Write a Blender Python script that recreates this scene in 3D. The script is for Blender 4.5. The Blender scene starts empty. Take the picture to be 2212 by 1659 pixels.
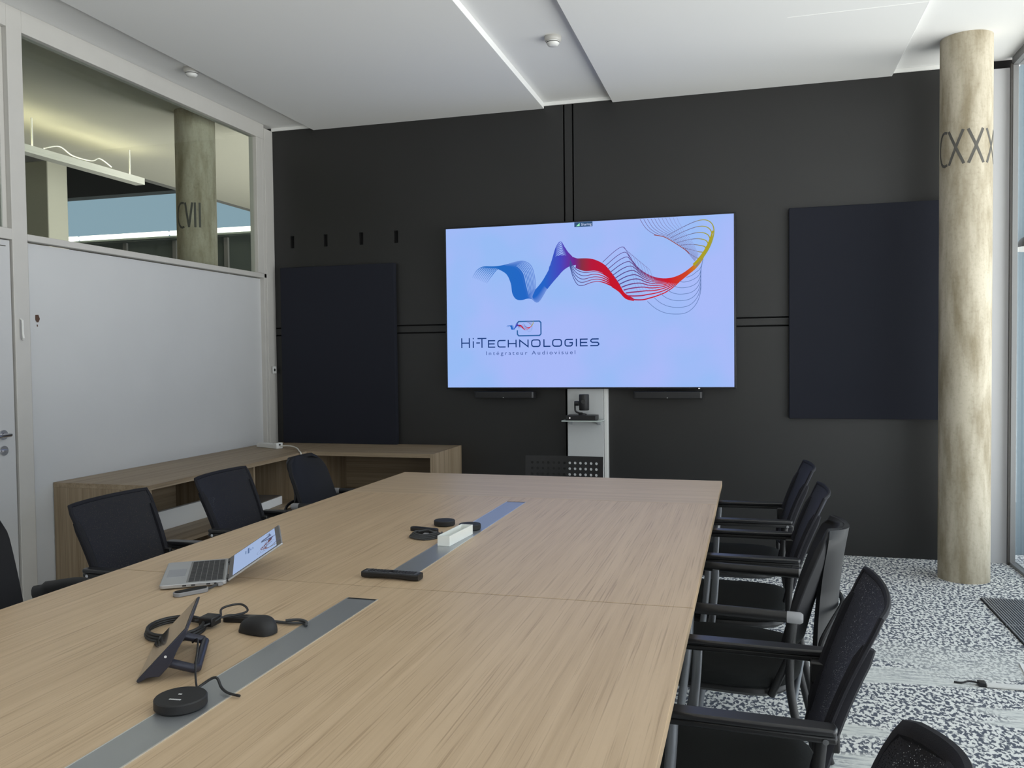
import bpy, bmesh, math, random
from mathutils import Vector, Matrix
random.seed(7)
S = bpy.context.scene
C = S.collection
# ------------------------------------------------------------------ camera
F_PX, YAW, PITCH, ROLL = 1830.97, 0.27515, -0.03182, -0.01143
cy, sy, cp, sp = math.cos(YAW), math.sin(YAW), math.cos(PITCH), math.sin(PITCH)
fwd = Vector((-sy*cp, cy*cp, sp)); rt = Vector((cy, sy, 0)); up = rt.cross(fwd)
r2 = rt*math.cos(ROLL)+up*math.sin(ROLL); u2 = up*math.cos(ROLL)-rt*math.sin(ROLL)
cam = bpy.data.cameras.new('camera'); camo = bpy.data.objects.new('camera', cam); C.objects.link(camo)
cam.sensor_width = 36; cam.lens = F_PX/2212*36; cam.clip_start = .02
M = Matrix((r2, u2, -fwd)).transposed().to_4x4(); M.translation = Vector((0, 0, 1.42)); camo.matrix_world = M
S.camera = camo
# ------------------------------------------------------------------ light
S.view_settings.view_transform = 'Standard'; S.view_settings.look = 'None'
S.view_settings.gamma = 1; S.view_settings.exposure = 0.0
w = bpy.data.worlds.new('sky'); S.world = w; w.use_nodes = True
wn = w.node_tree; bg = wn.nodes['Background']; bg.inputs[1].default_value = 6.6
# hazy daylight: sunlit surroundings low down, brightest round the horizon, paler overhead
_tc = wn.nodes.new('ShaderNodeTexCoord'); _sx = wn.nodes.new('ShaderNodeSeparateXYZ'); wn.links.new(_tc.outputs['Generated'], _sx.inputs[0])
_mr = wn.nodes.new('ShaderNodeMapRange'); _mr.inputs[1].default_value = -1; _mr.inputs[2].default_value = 1; wn.links.new(_sx.outputs['Z'], _mr.inputs[0])
_rp = wn.nodes.new('ShaderNodeValToRGB'); _e = _rp.color_ramp.elements
while len(_e) < 6: _e.new(.5)
for _i, (_p, _c) in enumerate([(0, (.52, .50, .46, 1)), (.33, (.97, .96, .94, 1)), (.46, (.84, .84, .84, 1)), (.50, (.42, .42, .43, 1)), (.60, (.33, .35, .37, 1)), (1, (.26, .30, .35, 1))]): _e[_i].position = _p; _e[_i].color = _c
wn.links.new(_mr.outputs[0], _rp.inputs[0]); wn.links.new(_rp.outputs[0], bg.inputs[0])

def area(name, loc, rot, sx, sy_, power, col, portal=False, spread=math.pi):
    l = bpy.data.lights.new(name, 'AREA'); l.shape = 'RECTANGLE'; l.size = sx; l.size_y = sy_
    l.energy = power; l.color = col; l.spread = spread
    if portal: l.cycles.is_portal = True
    o = bpy.data.objects.new(name, l); o.location = loc; o.rotation_euler = rot; C.objects.link(o); return o
# daylight enters through the window wall on the right (portal: sampling aid for the sky)
area('window_portal', (1.75, 1.6, 1.65), (0, math.radians(90), 0), 3.2, 9.2, 1, (1, 1, 1), portal=True)
# the added fill lamp (behind the camera) and the lamps of the neighbouring office get their light in their builders

# ------------------------------------------------------------------ materials
def srgb(r, g, b):
    f = lambda c: (c/255/12.92 if c/255 <= .04045 else ((c/255+.055)/1.055)**2.4)
    return (f(r), f(g), f(b), 1)
def mat(name, col, rough=.6, metal=0, spec=.5, bump=0, bscale=200, var=0, vscale=3, coat=0):
    m = bpy.data.materials.new(name); m.use_nodes = True; n = m.node_tree; b = n.nodes['Principled BSDF']
    b.inputs['Base Color'].default_value = col; b.inputs['Roughness'].default_value = rough
    b.inputs['Metallic'].default_value = metal; b.inputs['Specular IOR Level'].default_value = spec
    b.inputs['Coat Weight'].default_value = coat
    tc = n.nodes.new('ShaderNodeTexCoord')
    if bump:
        t = n.nodes.new('ShaderNodeTexNoise'); t.inputs['Scale'].default_value = bscale; n.links.new(tc.outputs['Object'], t.inputs['Vector'])
        bp = n.nodes.new('ShaderNodeBump'); bp.inputs['Strength'].default_value = bump; bp.inputs['Distance'].default_value = .002
        n.links.new(t.outputs['Fac'], bp.inputs['Height']); n.links.new(bp.outputs[0], b.inputs['Normal'])
    t = n.nodes.new('ShaderNodeTexNoise'); t.inputs['Scale'].default_value = vscale; t.inputs['Detail'].default_value = 4
    n.links.new(tc.outputs['Object'], t.inputs['Vector'])
    mx = n.nodes.new('ShaderNodeMix'); mx.data_type = 'RGBA'; mx.blend_type = 'MULTIPLY'
    mr = n.nodes.new('ShaderNodeMapRange'); mr.inputs[1].default_value = .3; mr.inputs[2].default_value = .7
    mr.inputs[3].default_value = 1-var; mr.inputs[4].default_value = 1
    n.links.new(t.outputs['Fac'], mr.inputs[0]); n.links.new(mr.outputs[0], mx.inputs[7])
    mx.inputs[0].default_value = 1; mx.inputs[6].default_value = col
    n.links.new(mx.outputs[2], b.inputs['Base Color'])
    return m
def N(n, t, **k):
    o = n.nodes.new(t)
    for a, v in k.items(): setattr(o, a, v)
    return o
def ramp(n, stops):
    r = n.nodes.new('ShaderNodeValToRGB'); e = r.color_ramp.elements
    while len(e) < len(stops): e.new(.5)
    for i, (p, c) in enumerate(stops): e[i].position = p; e[i].color = c
    return r
def wood(name, c0, c1, cl, axis=1, sc=1.0, rough=.45, lines=.5, spec=.5):
    """fine straight grain along the given axis"""
    m = bpy.data.materials.new(name); m.use_nodes = True; n = m.node_tree; L = n.links.new; b = n.nodes['Principled BSDF']
    tc = N(n, 'ShaderNodeTexCoord'); mp = N(n, 'ShaderNodeMapping')
    s = [55*sc, 55*sc, 55*sc]; s[axis] = 1.0*sc; mp.inputs['Scale'].default_value = s
    L(tc.outputs['Object'], mp.inputs[0])
    a = N(n, 'ShaderNodeTexNoise'); a.inputs['Scale'].default_value = 1; a.inputs['Detail'].default_value = 6; a.inputs['Roughness'].default_value = .65; a.inputs['Distortion'].default_value = .15
    L(mp.outputs[0], a.inputs[0])
    r = ramp(n, [(.3, c1), (.62, c0)]); L(a.outputs['Fac'], r.inputs[0])
    mp2 = N(n, 'ShaderNodeMapping'); s = [210*sc, 210*sc, 210*sc]; s[axis] = 3.0*sc; mp2.inputs['Scale'].default_value = s
    L(tc.outputs['Object'], mp2.inputs[0])
    d = N(n, 'ShaderNodeTexNoise'); d.inputs['Scale'].default_value = 1; d.inputs['Detail'].default_value = 3; L(mp2.outputs[0], d.inputs[0])
    r2_ = ramp(n, [(.55, (0, 0, 0, 1)), (.70, (1, 1, 1, 1))]); L(d.outputs['Fac'], r2_.inputs[0])
    ml = N(n, 'ShaderNodeMath', operation='MULTIPLY'); ml.inputs[1].default_value = lines; L(r2_.outputs[0], ml.inputs[0])
    mx = N(n, 'ShaderNodeMix', data_type='RGBA'); L(ml.outputs[0], mx.inputs[0]); L(r.outputs[0], mx.inputs[6]); mx.inputs[7].default_value = cl
    L(mx.outputs[2], b.inputs['Base Color']); b.inputs['Roughness'].default_value = rough; b.inputs['Specular IOR Level'].default_value = spec
    bp = N(n, 'ShaderNodeBump'); bp.inputs['Strength'].default_value = .15; bp.inputs['Distance'].default_value = .001
    L(d.outputs['Fac'], bp.inputs['Height']); L(bp.outputs[0], b.inputs['Normal'])
    return m
def emit(name, col, s=1.0):
    m = bpy.data.materials.new(name); m.use_nodes = True; n = m.node_tree
    n.nodes.remove(n.nodes['Principled BSDF']); e = N(n, 'ShaderNodeEmission'); e.inputs[0].default_value = col; e.inputs[1].default_value = s
    n.links.new(e.outputs[0], n.nodes['Material Output'].inputs[0]); return m
def glass(name, tint=(1, 1, 1, 1), refl=.06):
    m = bpy.data.materials.new(name); m.use_nodes = True; n = m.node_tree; L = n.links.new
    n.nodes.remove(n.nodes['Principled BSDF'])
    t = N(n, 'ShaderNodeBsdfTransparent'); t.inputs[0].default_value = tint
    g = N(n, 'ShaderNodeBsdfGlossy'); g.inputs['Roughness'].default_value = .02
    lw = N(n, 'ShaderNodeLayerWeight'); pw = N(n, 'ShaderNodeMath', operation='POWER'); L(lw.outputs['Facing'], pw.inputs[0]); pw.inputs[1].default_value = 5
    ma = N(n, 'ShaderNodeMath', operation='MULTIPLY_ADD'); L(pw.outputs[0], ma.inputs[0]); ma.inputs[1].default_value = .7; ma.inputs[2].default_value = .04
    mx = N(n, 'ShaderNodeMixShader'); L(ma.outputs[0], mx.inputs[0]); L(t.outputs[0], mx.inputs[1]); L(g.outputs[0], mx.inputs[2])
    L(mx.outputs[0], n.nodes['Material Output'].inputs[0]); return m
def mesh_fabric(name, col, see=.12, tint=(1, 1, 1, 1)):
    """woven net: fine holes in a dark cloth"""
    m = bpy.data.materials.new(name); m.use_nodes = True; n = m.node_tree; L = n.links.new; b = n.nodes['Principled BSDF']
    b.inputs['Base Color'].default_value = col; b.inputs['Roughness'].default_value = .75
    b.inputs['Sheen Weight'].default_value = .10; b.inputs['Sheen Roughness'].default_value = .4; b.inputs['Sheen Tint'].default_value = (.5, .55, .9, 1)
    tc = N(n, 'ShaderNodeTexCoord'); mp = N(n, 'ShaderNodeMapping'); mp.inputs['Scale'].default_value = (420, 420, 420); L(tc.outputs['Object'], mp.inputs[0])
    ck = N(n, 'ShaderNodeTexVoronoi'); ck.inputs['Scale'].default_value = 1; L(mp.outputs[0], ck.inputs[0])
    lt = N(n, 'ShaderNodeMath', operation='LESS_THAN'); L(ck.outputs['Distance'], lt.inputs[0]); lt.inputs[1].default_value = see
    t = N(n, 'ShaderNodeBsdfTransparent'); mx = N(n, 'ShaderNodeMixShader'); L(lt.outputs[0], mx.inputs[0]); L(b.outputs[0], mx.inputs[1]); L(t.outputs[0], mx.inputs[2])
    L(mx.outputs[0], n.nodes['Material Output'].inputs[0]); return m

WALLW = mat('white_wall_paint', (.55, .555, .56, 1), .55, bump=.05, bscale=300, var=.03)
FRAMEW = mat('cream_frame_paint', (.52, .505, .475, 1), .4, var=.04, vscale=8)
DOORW = mat('white_door_paint', (.52, .52, .52, 1), .4, var=.02)
CEIL = mat('white_ceiling_plaster', (.76, .76, .75, 1), .8, bump=.06, bscale=250)
BLACKW = mat('charcoal_wall_paint', (.0175, .0173, .0168, 1), .40, var=.1, vscale=2, bump=.08, bscale=150, spec=.5)
GAP = mat('dark_joint', (.004, .004, .004, 1), .9)
FELT = mat('navy_felt', (.018, .0195, .027, 1), .95, bump=.3, bscale=700, spec=.15)
OAK = wood('light_oak_laminate', srgb(198, 173, 142), srgb(183, 158, 127), srgb(134, 109, 80), 1, .9, .42, .5)
OAKX = wood('light_oak_laminate_cross', srgb(196, 173, 144), srgb(180, 157, 128), srgb(140, 116, 90), 0, .9, .42, .4)
OAKD = wood('grey_oak_board_length', srgb(160, 142, 118), srgb(126, 108, 84), srgb(96, 80, 60), 1, .6, .5, .35)
OAKDX = wood('grey_oak_board_cross', srgb(160, 142, 118), srgb(126, 108, 84), srgb(96, 80, 60), 0, .6, .5, .35)
OAKDZ = wood('grey_oak_board_upright', srgb(160, 142, 118), srgb(122, 104, 80), srgb(92, 76, 56), 2, .6, .5, .45)
ALU = mat('brushed_aluminium', (.44, .46, .48, 1), .36, .75, bump=.05, bscale=400)
ALUE = mat('bright_aluminium_edge', (.8, .8, .78, 1), .3, .8)
STEEL = mat('grey_metal_tube', (.22, .23, .25, 1), .38, .6)
CHROME = mat('polished_metal', (.6, .6, .62, 1), .2, 1)
BLKP = mat('black_plastic', (.010, .010, .011, 1), .42, bump=.08, bscale=900)
BLKG = mat('black_arm_pad', (.016, .016, .018, 1), .30, bump=.05, bscale=800)
BLKM = mat('matt_black_plastic', (.012, .012, .013, 1), .6)
SEAT = mat('black_seat_cloth', (.010, .011, .011, 1), .9, bump=.4, bscale=900, spec=.2)
NET = mesh_fabric('navy_black_net', (.005, .005, .009, 1), .31)
NETE = mat('net_border', (.007, .007, .011, 1), .7, bump=.3, bscale=900, spec=.3)
CUSH = mat('black_back_cushion', (.008, .008, .010, 1), .7, bump=.2, bscale=900, spec=.3)
SHELLG = mat('black_shell_plastic', (.007, .0075, .009, 1), .6, spec=.35)
WHITEP = mat('white_plastic', (.68, .68, .66, 1), .35)
GREYP = mat('light_grey_plastic', (.25, .25, .26, 1), .4)
TRUNK = mat('pale_grey_trunking', (.50, .51, .51, 1), .45)
SILV = mat('laptop_silver', (.50, .51, .53, 1), .35, .65)
KEYS = mat('dark_keys', (.03, .03, .033, 1), .5)
BEZEL = mat('laptop_bezel', (.11, .10, .10, 1), .45)
SCRG = mat('tablet_screen_glass', (.012, .012, .013, 1), .10, spec=.9, coat=.6)
TABB = mat('tablet_body', (.035, .037, .055, 1), .35, .3)
TVB = mat('tv_bezel', (.006, .006, .008, 1), .3)
ACR = mat('frosted_acrylic', (.86, .88, .84, 1), .35)
LIGHTM = mat('mark_white', (.7, .7, .7, 1), .5)
GRIL = mat('grille_metal', (.30, .31, .33, 1), .4, .5)
GRILD = mat('grille_well', (.01, .01, .012, 1), .8)
FRD = mat('dark_window_profile', (.05, .045, .04, 1), .5)
FRG = mat('grey_window_profile', (.22, .22, .22, 1), .45, .3)
INK = mat('grey_lettering', (.085, .08, .07, 1), .7)
GLS = glass('clear_glass', (.93, .96, .94, 1))
GLW = glass('window_glass', (.97, .99, .99, 1))
PAPER = mat('white_paper', (.75, .75, .74, 1), .7)
CABLEB = mat('black_cable_rubber', (.011, .011, .012, 1), .5)
CABLEW = mat('white_cable', (.68, .66, .60, 1), .5)
CABLEG = mat('braided_grey_cable', (.05, .052, .055, 1), .7, bump=.5, bscale=1500)
BEIGE = mat('beige_plaster', (.50, .48, .40, 1), .8)
GREYC = mat('grey_soffit', (.20, .195, .18, 1), .8)
BEAMD = mat('dark_beam', (.035, .038, .040, 1), .7)
BLUEW = mat('pale_blue_blind', (.50, .66, .76, 1), .7)
GREENG = mat('dark_green_panel', (.10, .12, .11, 1), .35)
CREAM = mat('cream_plaster', (.62, .60, .48, 1), .7)
TUBE = emit('lit_tube', (1, .97, .78, 1), 3.2)

def carpet():
    m = bpy.data.materials.new('grey_mottled_carpet'); m.use_nodes = True; n = m.node_tree; L = n.links.new; b = n.nodes['Principled BSDF']
    tc = N(n, 'ShaderNodeTexCoord')
    def noise(sc, det, dist=0, sx=1, sy_=1, rough=.5):
        mp = N(n, 'ShaderNodeMapping'); mp.inputs['Scale'].default_value = (sx, sy_, 1); L(tc.outputs['Object'], mp.inputs[0])
        t = N(n, 'ShaderNodeTexNoise'); t.inputs['Scale'].default_value = sc; t.inputs['Detail'].default_value = det; t.inputs['Distortion'].default_value = dist
        t.inputs['Roughness'].default_value = rough; L(mp.outputs[0], t.inputs[0]); return t.outputs['Fac']
    sp_ = noise(50, 2, .4, 1.35, .85, .5)          # leopard-like blots about 2 cm
    r1 = ramp(n, [(.455, srgb(92, 97, 108)), (.535, srgb(230, 230, 226))]); L(sp_, r1.inputs[0])
    stv = noise(22, 5, .2, .25, 2.6, .75)           # long streaks
    r2_ = ramp(n, [(.34, srgb(150, 154, 158)), (.5, srgb(214, 216, 212)), (.66, srgb(226, 226, 220))]); L(stv, r2_.inputs[0])
    # plank bands 25 cm deep (x-running), some smooth, some blotted; broken at plank ends
    sep = N(n, 'ShaderNodeSeparateXYZ'); L(tc.outputs['Object'], sep.inputs[0])
    dv = N(n, 'ShaderNodeMath', operation='DIVIDE'); dv.inputs[1].default_value = .25; L(sep.outputs['Y'], dv.inputs[0])
    fl = N(n, 'ShaderNodeMath', operation='FLOOR'); L(dv.outputs[0], fl.inputs[0])
    bn = noise(1.0, 2, 0, .7, 3.2)
    r3 = ramp(n, [(.50, (0, 0, 0, 1)), (.56, (1, 1, 1, 1))]); L(bn, r3.inputs[0])
    lt = N(n, 'ShaderNodeMapRange'); lt.inputs[1].default_value = 4.6; lt.inputs[2].default_value = 3.9; L(sep.outputs['Y'], lt.inputs[0])
    mu = N(n, 'ShaderNodeMath', operation='MULTIPLY'); L(r3.outputs[0], mu.inputs[0]); L(lt.outputs[0], mu.inputs[1])
    mx = N(n, 'ShaderNodeMix', data_type='RGBA'); L(mu.outputs[0], mx.inputs[0]); L(r1.outputs[0], mx.inputs[6]); L(r2_.outputs[0], mx.inputs[7])
    L(mx.outputs[2], b.inputs['Base Color']); b.inputs['Roughness'].default_value = .95; b.inputs['Specular IOR Level'].default_value = .1
    bp = N(n, 'ShaderNodeBump'); bp.inputs['Strength'].default_value = .5; bp.inputs['Distance'].default_value = .003
    L(noise(400, 2), bp.inputs['Height']); L(bp.outputs[0], b.inputs['Normal'])
    return m
CARPET = carpet()
def concrete(name, light, dark):
    m = bpy.data.materials.new(name); m.use_nodes = True; n = m.node_tree; L = n.links.new; b = n.nodes['Principled BSDF']
    tc = N(n, 'ShaderNodeTexCoord'); mp = N(n, 'ShaderNodeMapping'); mp.inputs['Scale'].default_value = (5, 5, 1.1); L(tc.outputs['Object'], mp.inputs[0])
    a = N(n, 'ShaderNodeTexNoise'); a.inputs['Scale'].default_value = 1.6; a.inputs['Detail'].default_value = 8; a.inputs['Roughness'].default_value = .6; L(mp.outputs[0], a.inputs[0])
    r = ramp(n, [(.38, dark), (.60, light)]); L(a.outputs['Fac'], r.inputs[0])
    f = N(n, 'ShaderNodeTexNoise'); f.inputs['Scale'].default_value = 60; f.inputs['Detail'].default_value = 5; L(tc.outputs['Object'], f.inputs[0])
    r2_ = ramp(n, [(.26, (.70, .68, .64, 1)), (.50, (1, 1, 1, 1))]); L(f.outputs['Fac'], r2_.inputs[0])
    mx = N(n, 'ShaderNodeMix', data_type='RGBA', blend_type='MULTIPLY'); mx.inputs[0].default_value = .45; L(r.outputs[0], mx.inputs[6]); L(r2_.outputs[0], mx.inputs[7])
    L(mx.outputs[2], b.inputs['Base Color']); b.inputs['Roughness'].default_value = .75
    bp = N(n, 'ShaderNodeBump'); bp.inputs['Strength'].default_value = .25; bp.inputs['Distance'].default_value = .003; L(f.outputs['Fac'], bp.inputs['Height']); L(bp.outputs[0], b.inputs['Normal'])
    return m
CONC = concrete('raw_concrete', srgb(186, 177, 158), srgb(142, 131, 108))

# ------------------------------------------------------------------ mesh helpers
class MB:
    def __init__(s): s.v = []; s.f = []; s.col = []
    def add(s, vs, fs, col=None):
        o = len(s.v); s.v += [tuple(p) for p in vs]; s.f += [tuple(i+o for i in f) for f in fs]
        if col is not None: s.col += (col if isinstance(col, list) else [col]*len(vs))
        return s
    def box(s, x0, x1, y0, y1, z0, z1, M=None):
        v = [Vector((x, y, z)) for x in (x0, x1) for y in (y0, y1) for z in (z0, z1)]
        if M: v = [M@p for p in v]
        return s.add(v, [(0, 1, 3, 2), (4, 6, 7, 5), (0, 4, 5, 1), (2, 3, 7, 6), (0, 2, 6, 4), (1, 5, 7, 3)])
    def tube(s, pts, r, n=10, cap=True, flat=1.0, closed=False):
        P = [Vector(p) for p in pts]; k = len(P); rings = []; prev = None
        for i, p in enumerate(P):
            if closed: t = P[(i+1) % k]-P[i-1]
            else: t = P[min(i+1, k-1)]-P[max(i-1, 0)]
            t.normalize()
            if prev is None:
                a = Vector((0, 0, 1)) if abs(t.z) < .9 else Vector((1, 0, 0)); nn = t.cross(a).normalized()
            else: nn = (prev-t*prev.dot(t)).normalized()
            prev = nn; bb = t.cross(nn); rr = r[i] if isinstance(r, (list, tuple)) else r
            rings.append([p+nn*math.cos(2*math.pi*j/n)*rr+bb*math.sin(2*math.pi*j/n)*rr*flat for j in range(n)])
        vs = [q for R_ in rings for q in R_]; fs = []
        for i in range(k if closed else k-1):
            a, b = i*n, ((i+1) % k)*n
            for j in range(n): fs.append((a+j, a+(j+1) % n, b+(j+1) % n, b+j))
        if cap and not closed: fs += [tuple(range(n))[::-1], tuple(range((k-1)*n, k*n))]
        return s.add(vs, fs)
    def lathe(s, prof, c=(0, 0, 0), n=32, M=None, cap=True):
        vs = []; fs = []
        for (r, z) in prof:
            for j in range(n):
                p = Vector((r*math.cos(2*math.pi*j/n), r*math.sin(2*math.pi*j/n), z))
                if M: p = M@p
                vs.append(p+Vector(c))
        for i in range(len(prof)-1):
            for j in range(n): fs.append((i*n+j, i*n+(j+1) % n, (i+1)*n+(j+1) % n, (i+1)*n+j))
        if cap: fs += [tuple(range(n))[::-1], tuple(range((len(prof)-1)*n, len(prof)*n))]
        return s.add(vs, fs)
    def prism(s, out, z0, z1, M=None):
        n = len(out); v = [Vector((x, y, z0)) for x, y in out]+[Vector((x, y, z1)) for x, y in out]
        if M: v = [M@p for p in v]
        return s.add(v, [tuple(range(n))[::-1], tuple(range(n, 2*n))]+[(i, (i+1) % n, (i+1) % n+n, i+n) for i in range(n)])
    def sheet(s, fn, nu, nv, th):
        """closed shell of thickness th around the surface fn(u, v)"""
        G = [[Vector(fn(i/nu, j/nv)) for j in range(nv+1)] for i in range(nu+1)]
        def nrm(i, j):
            a = G[min(i+1, nu)][j]-G[max(i-1, 0)][j]; b = G[i][min(j+1, nv)]-G[i][max(j-1, 0)]
            c = a.cross(b); return c.normalized() if c.length > 1e-9 else Vector((1, 0, 0))
        A = []; B = []
        for i in range(nu+1):
            for j in range(nv+1):
                m = nrm(i, j)*th/2; A.append(G[i][j]+m); B.append(G[i][j]-m)
        k = len(A); fs = []; w_ = nv+1
        for i in range(nu):
            for j in range(nv):
                a = i*w_+j; fs.append((a, a+w_, a+w_+1, a+1)); fs.append((a+k, a+1+k, a+w_+1+k, a+w_+k))
        for i in range(nu):
            a = i*w_; fs.append((a, a+k, a+w_+k, a+w_)); a = i*w_+nv; fs.append((a, a+w_, a+w_+k, a+k))
        for j in range(nv):
            a = j; fs.append((a, a+1, a+1+k, a+k)); a = nu*w_+j; fs.append((a, a+k, a+1+k, a+1))
        return s.add(A+B, fs)
    def build(s, name, m, parent=None, bevel=0, smooth=True, sub=0, seg=2):
        me = bpy.data.meshes.new(name); me.from_pydata(s.v, [], s.f); me.validate()
        bm = bmesh.new(); bm.from_mesh(me); bmesh.ops.recalc_face_normals(bm, faces=bm.faces); bm.to_mesh(me); bm.free()
        if s.col and len(s.col) == len(s.v):
            ca = me.color_attributes.new('Col', 'FLOAT_COLOR', 'POINT')
            for i, c in enumerate(s.col): ca.data[i].color = c
        me.materials.append(m); o = bpy.data.objects.new(name, me); C.objects.link(o)
        if parent: o.parent = parent
        if bevel:
            b = o.modifiers.new('bevel', 'BEVEL'); b.width = bevel; b.segments = seg; b.limit_method = 'ANGLE'; b.angle_limit = .6
        if sub: x = o.modifiers.new('sub', 'SUBSURF'); x.levels = sub; x.render_levels = sub
        if smooth:
            for p in me.polygons: p.use_smooth = True
            try:
                me.set_sharp_from_angle(angle=math.radians(38))
            except Exception: pass
        return o
def rrect(w_, h, r, n=6, cx=0, cy_=0):
    out = []
    for (sx, sy_, a0) in ((1, 1, 0), (-1, 1, 90), (-1, -1, 180), (1, -1, 270)):
        for k in range(n+1):
            a = math.radians(a0+90*k/n); out.append((cx+sx*(w_/2-r)+r*math.cos(a), cy_+sy_*(h/2-r)+r*math.sin(a)))
    return out
def tag(o, label, cat, group=None):
    o['label'] = label; o['category'] = cat
    if group: o['group'] = group
    return o
def thing(name, label, cat, loc=(0, 0, 0), rz=0, group=None):
    o = bpy.data.objects.new(name, None); C.objects.link(o); o.location = loc; o.rotation_euler = (0, 0, rz); o.empty_display_size = .1
    return tag(o, label, cat, group)
def struct(o): o['kind'] = 'structure'; return o
def copy_tree(o, parent=None):
    c = o.copy(); C.objects.link(c)
    if parent: c.parent = parent
    for ch in [q for q in bpy.data.objects if q.parent == o]: copy_tree(ch, c)
    return c
def spline(P, n=8, closed=False):
    P = [Vector(p) for p in P]; out = []; k = len(P)
    for i in range(k if closed else k-1):
        if closed: a, b, c, d = P[i-1], P[i], P[(i+1) % k], P[(i+2) % k]
        else: a, b, c, d = P[max(i-1, 0)], P[i], P[i+1], P[min(i+2, k-1)]
        for j in range(n):
            t = j/n; out.append(.5*((2*b)+(c-a)*t+(2*a-5*b+4*c-d)*t*t+(3*b-a-3*c+d)*t**3))
    if not closed: out.append(P[-1])
    return out

# ------------------------------------------------------------------ room shell
D = 6.323      # back wall
XL = -3.84     # face of the partition frame
XR = 1.65      # window wall
YN = -3.2      # wall behind the camera
struct(MB().box(-3.95, 2.4, YN, 6.6, -.1, 0).build('floor', CARPET, smooth=False))
c = MB().box(-3.98, XR+.1, YN-.2, D+.2, 3.345, 3.48)
struct(c.build('ceiling', CEIL, smooth=False))
b = MB()
def slab(x0, x1): 
    return MB().box(x0, x1, YN+.05, D-.002, 3.300, 3.3445)
struct(slab(-3.455, -1.508).build('trim_1', CEIL, bevel=.002, smooth=False))
struct(slab(-.985, .928).build('trim_2', CEIL, bevel=.002, smooth=False))
b = MB()                                                    # white cornice strips where the recesses meet the wall
for x0, x1 in ((XL, -3.456), (-1.507, -.986), (.929, 1.30)): b.box(x0, x1, D-.012, D-.001, 3.318, 3.344)
struct(b.build('trim_3', mat('cornice_white', (.78, .78, .76, 1), .5), smooth=False))
struct(MB().box(.20, .92, 5.045, 5.051, 3.2990, 3.3).build('trim_4', mat('white_joint_paint', (.88, .88, .86, 1), .6), smooth=False))
# back wall: charcoal boards with double grooves
b = MB(); g = .006
cols = [(XL-.1, -1.356-g), (-1.356+g, -1.288-g), (-1.288+g, 1.285)]
rows = [(0, 1.622-g), (1.622+g, 1.682-g), (1.682+g, 3.345)]
for i, (x0, x1) in enumerate(cols):
    for (z0, z1) in (rows if i != 1 else [(0, 3.345)]):
        if i == 0 and z0 > 1.65:      # four slots cut in the upper left board
            xs = [-3.668, -3.362, -3.042, -2.736]; cur = x0
            for x in xs:
                b.box(cur, x-.017, D, D+.03, 2.345, 2.445); cur = x+.017
            b.box(cur, x1, D, D+.03, 2.345, 2.445); b.box(x0, x1, D, D+.03, z0, 2.345); b.box(x0, x1, D, D+.03, 2.445, z1)
        else: b.box(x0, x1, D, D+.03, z0, z1)
wb = struct(b.build('wall_back', BLACKW, smooth=False))
struct(MB().box(XL-.1, 1.30, D+.031, D+.15, 0, 3.345).build('wall_back_core', GAP, smooth=False))
struct(MB().box(1.286, XR+.02, D, D+.15, 0, 3.285).build('wall_back_return', mat('pale_grey_wall', (.50, .50, .51, 1), .5), smooth=False))
struct(MB().box(1.286, XR+.02, D+.03, D+.15, 3.285, 3.345).build('trim_5', GAP, smooth=False))
# near wall behind the camera
struct(MB().box(XL-.1, XR+.1, YN-.15, YN, 0, 3.345).build('wall_near', WALLW, smooth=False))
# left partition
b = MB(); b.box(XL-.10, XL-.04, 3.80, D, 0, 2.085)
b.box(XL-.10, XL-.02, YN, 2.72, 0, 3.345)
# chipped hole and marks are separate
struct(b.build('wall_left', WALLW, smooth=False))
b = MB()
b.box(XL-.07, XL, 3.700, 3.800, 0, 3.345)                   # post between door and panel
b.box(XL-.07, XL-.02, 3.800, 3.822, 0, 2.085)
b.box(XL-.07, XL, 6.085, 6.1645, 2.129, 3.2245); b.box(XL-.07, XL, 6.165, 6.20, 0, 3.225); b.box(XL-.07, XL+.004, 6.20, D, 0, 3.318)
b.box(XL-.07, XL, 3.800, 6.20, 3.225, 3.345)
b.box(XL-.07, XL, 3.800, 6.20, 2.092, 2.128)
b.box(XL-.07, XL, 2.72, 3.700, 3.225, 3.345); b.box(XL-.07, XL, 2.72, 3.700, 2.085, 2.145); b.box(XL-.07, XL, 2.72, 2.80, 0, 3.345)
b.box(XL-.07, XL-.03, 3.665, 3.70, 2.145, 3.225)
struct(b.build('trim_6', FRAMEW, bevel=.003, smooth=False))
struct(MB().box(XL-.036, XL-.030, 3.80, 6.09, 2.12, 3.23).build('window_1', GLS, smooth=False))
struct(MB().box(XL-.036, XL-.030, 2.79, 3.67, 2.14, 3.23).build('window_2', GLS, smooth=False))
d = struct(MB().box(XL-.055, XL-.012, 2.803, 3.692, .008, 2.080).build('door_1', DOORW, bevel=.002, smooth=False))
Rx = Matrix.Rotation(math.radians(90), 4, 'Y')
hb = MB().lathe([(.0, 0), (.026, 0), (.026, .008), (0, .008)], (XL-.012, 3.612, 1.035), 20, Rx)
hb.tube([(XL, 3.612, 1.035), (XL+.045, 3.612, 1.035), (XL+.05, 3.605, 1.035), (XL+.05, 3.49, 1.033)], .009)
o = hb.build('door_handle', CHROME, d); o['label'] = 'metal lever handle'
o = MB().lathe([(0, 0), (.026, 0), (.026, .008), (0, .008)], (XL-.012, 3.612, .950), 20, Rx).box(XL-.002, XL+.012, 3.594, 3.622, .945, .955).build('lock_turn', CHROME, d); o['label'] = 'round lock rose with thumb turn'
MB().box(XL-.0118, XL-.0105, 3.60, 3.665, 2.045, 2.050).build('closer_mark', INK, d)
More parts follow.
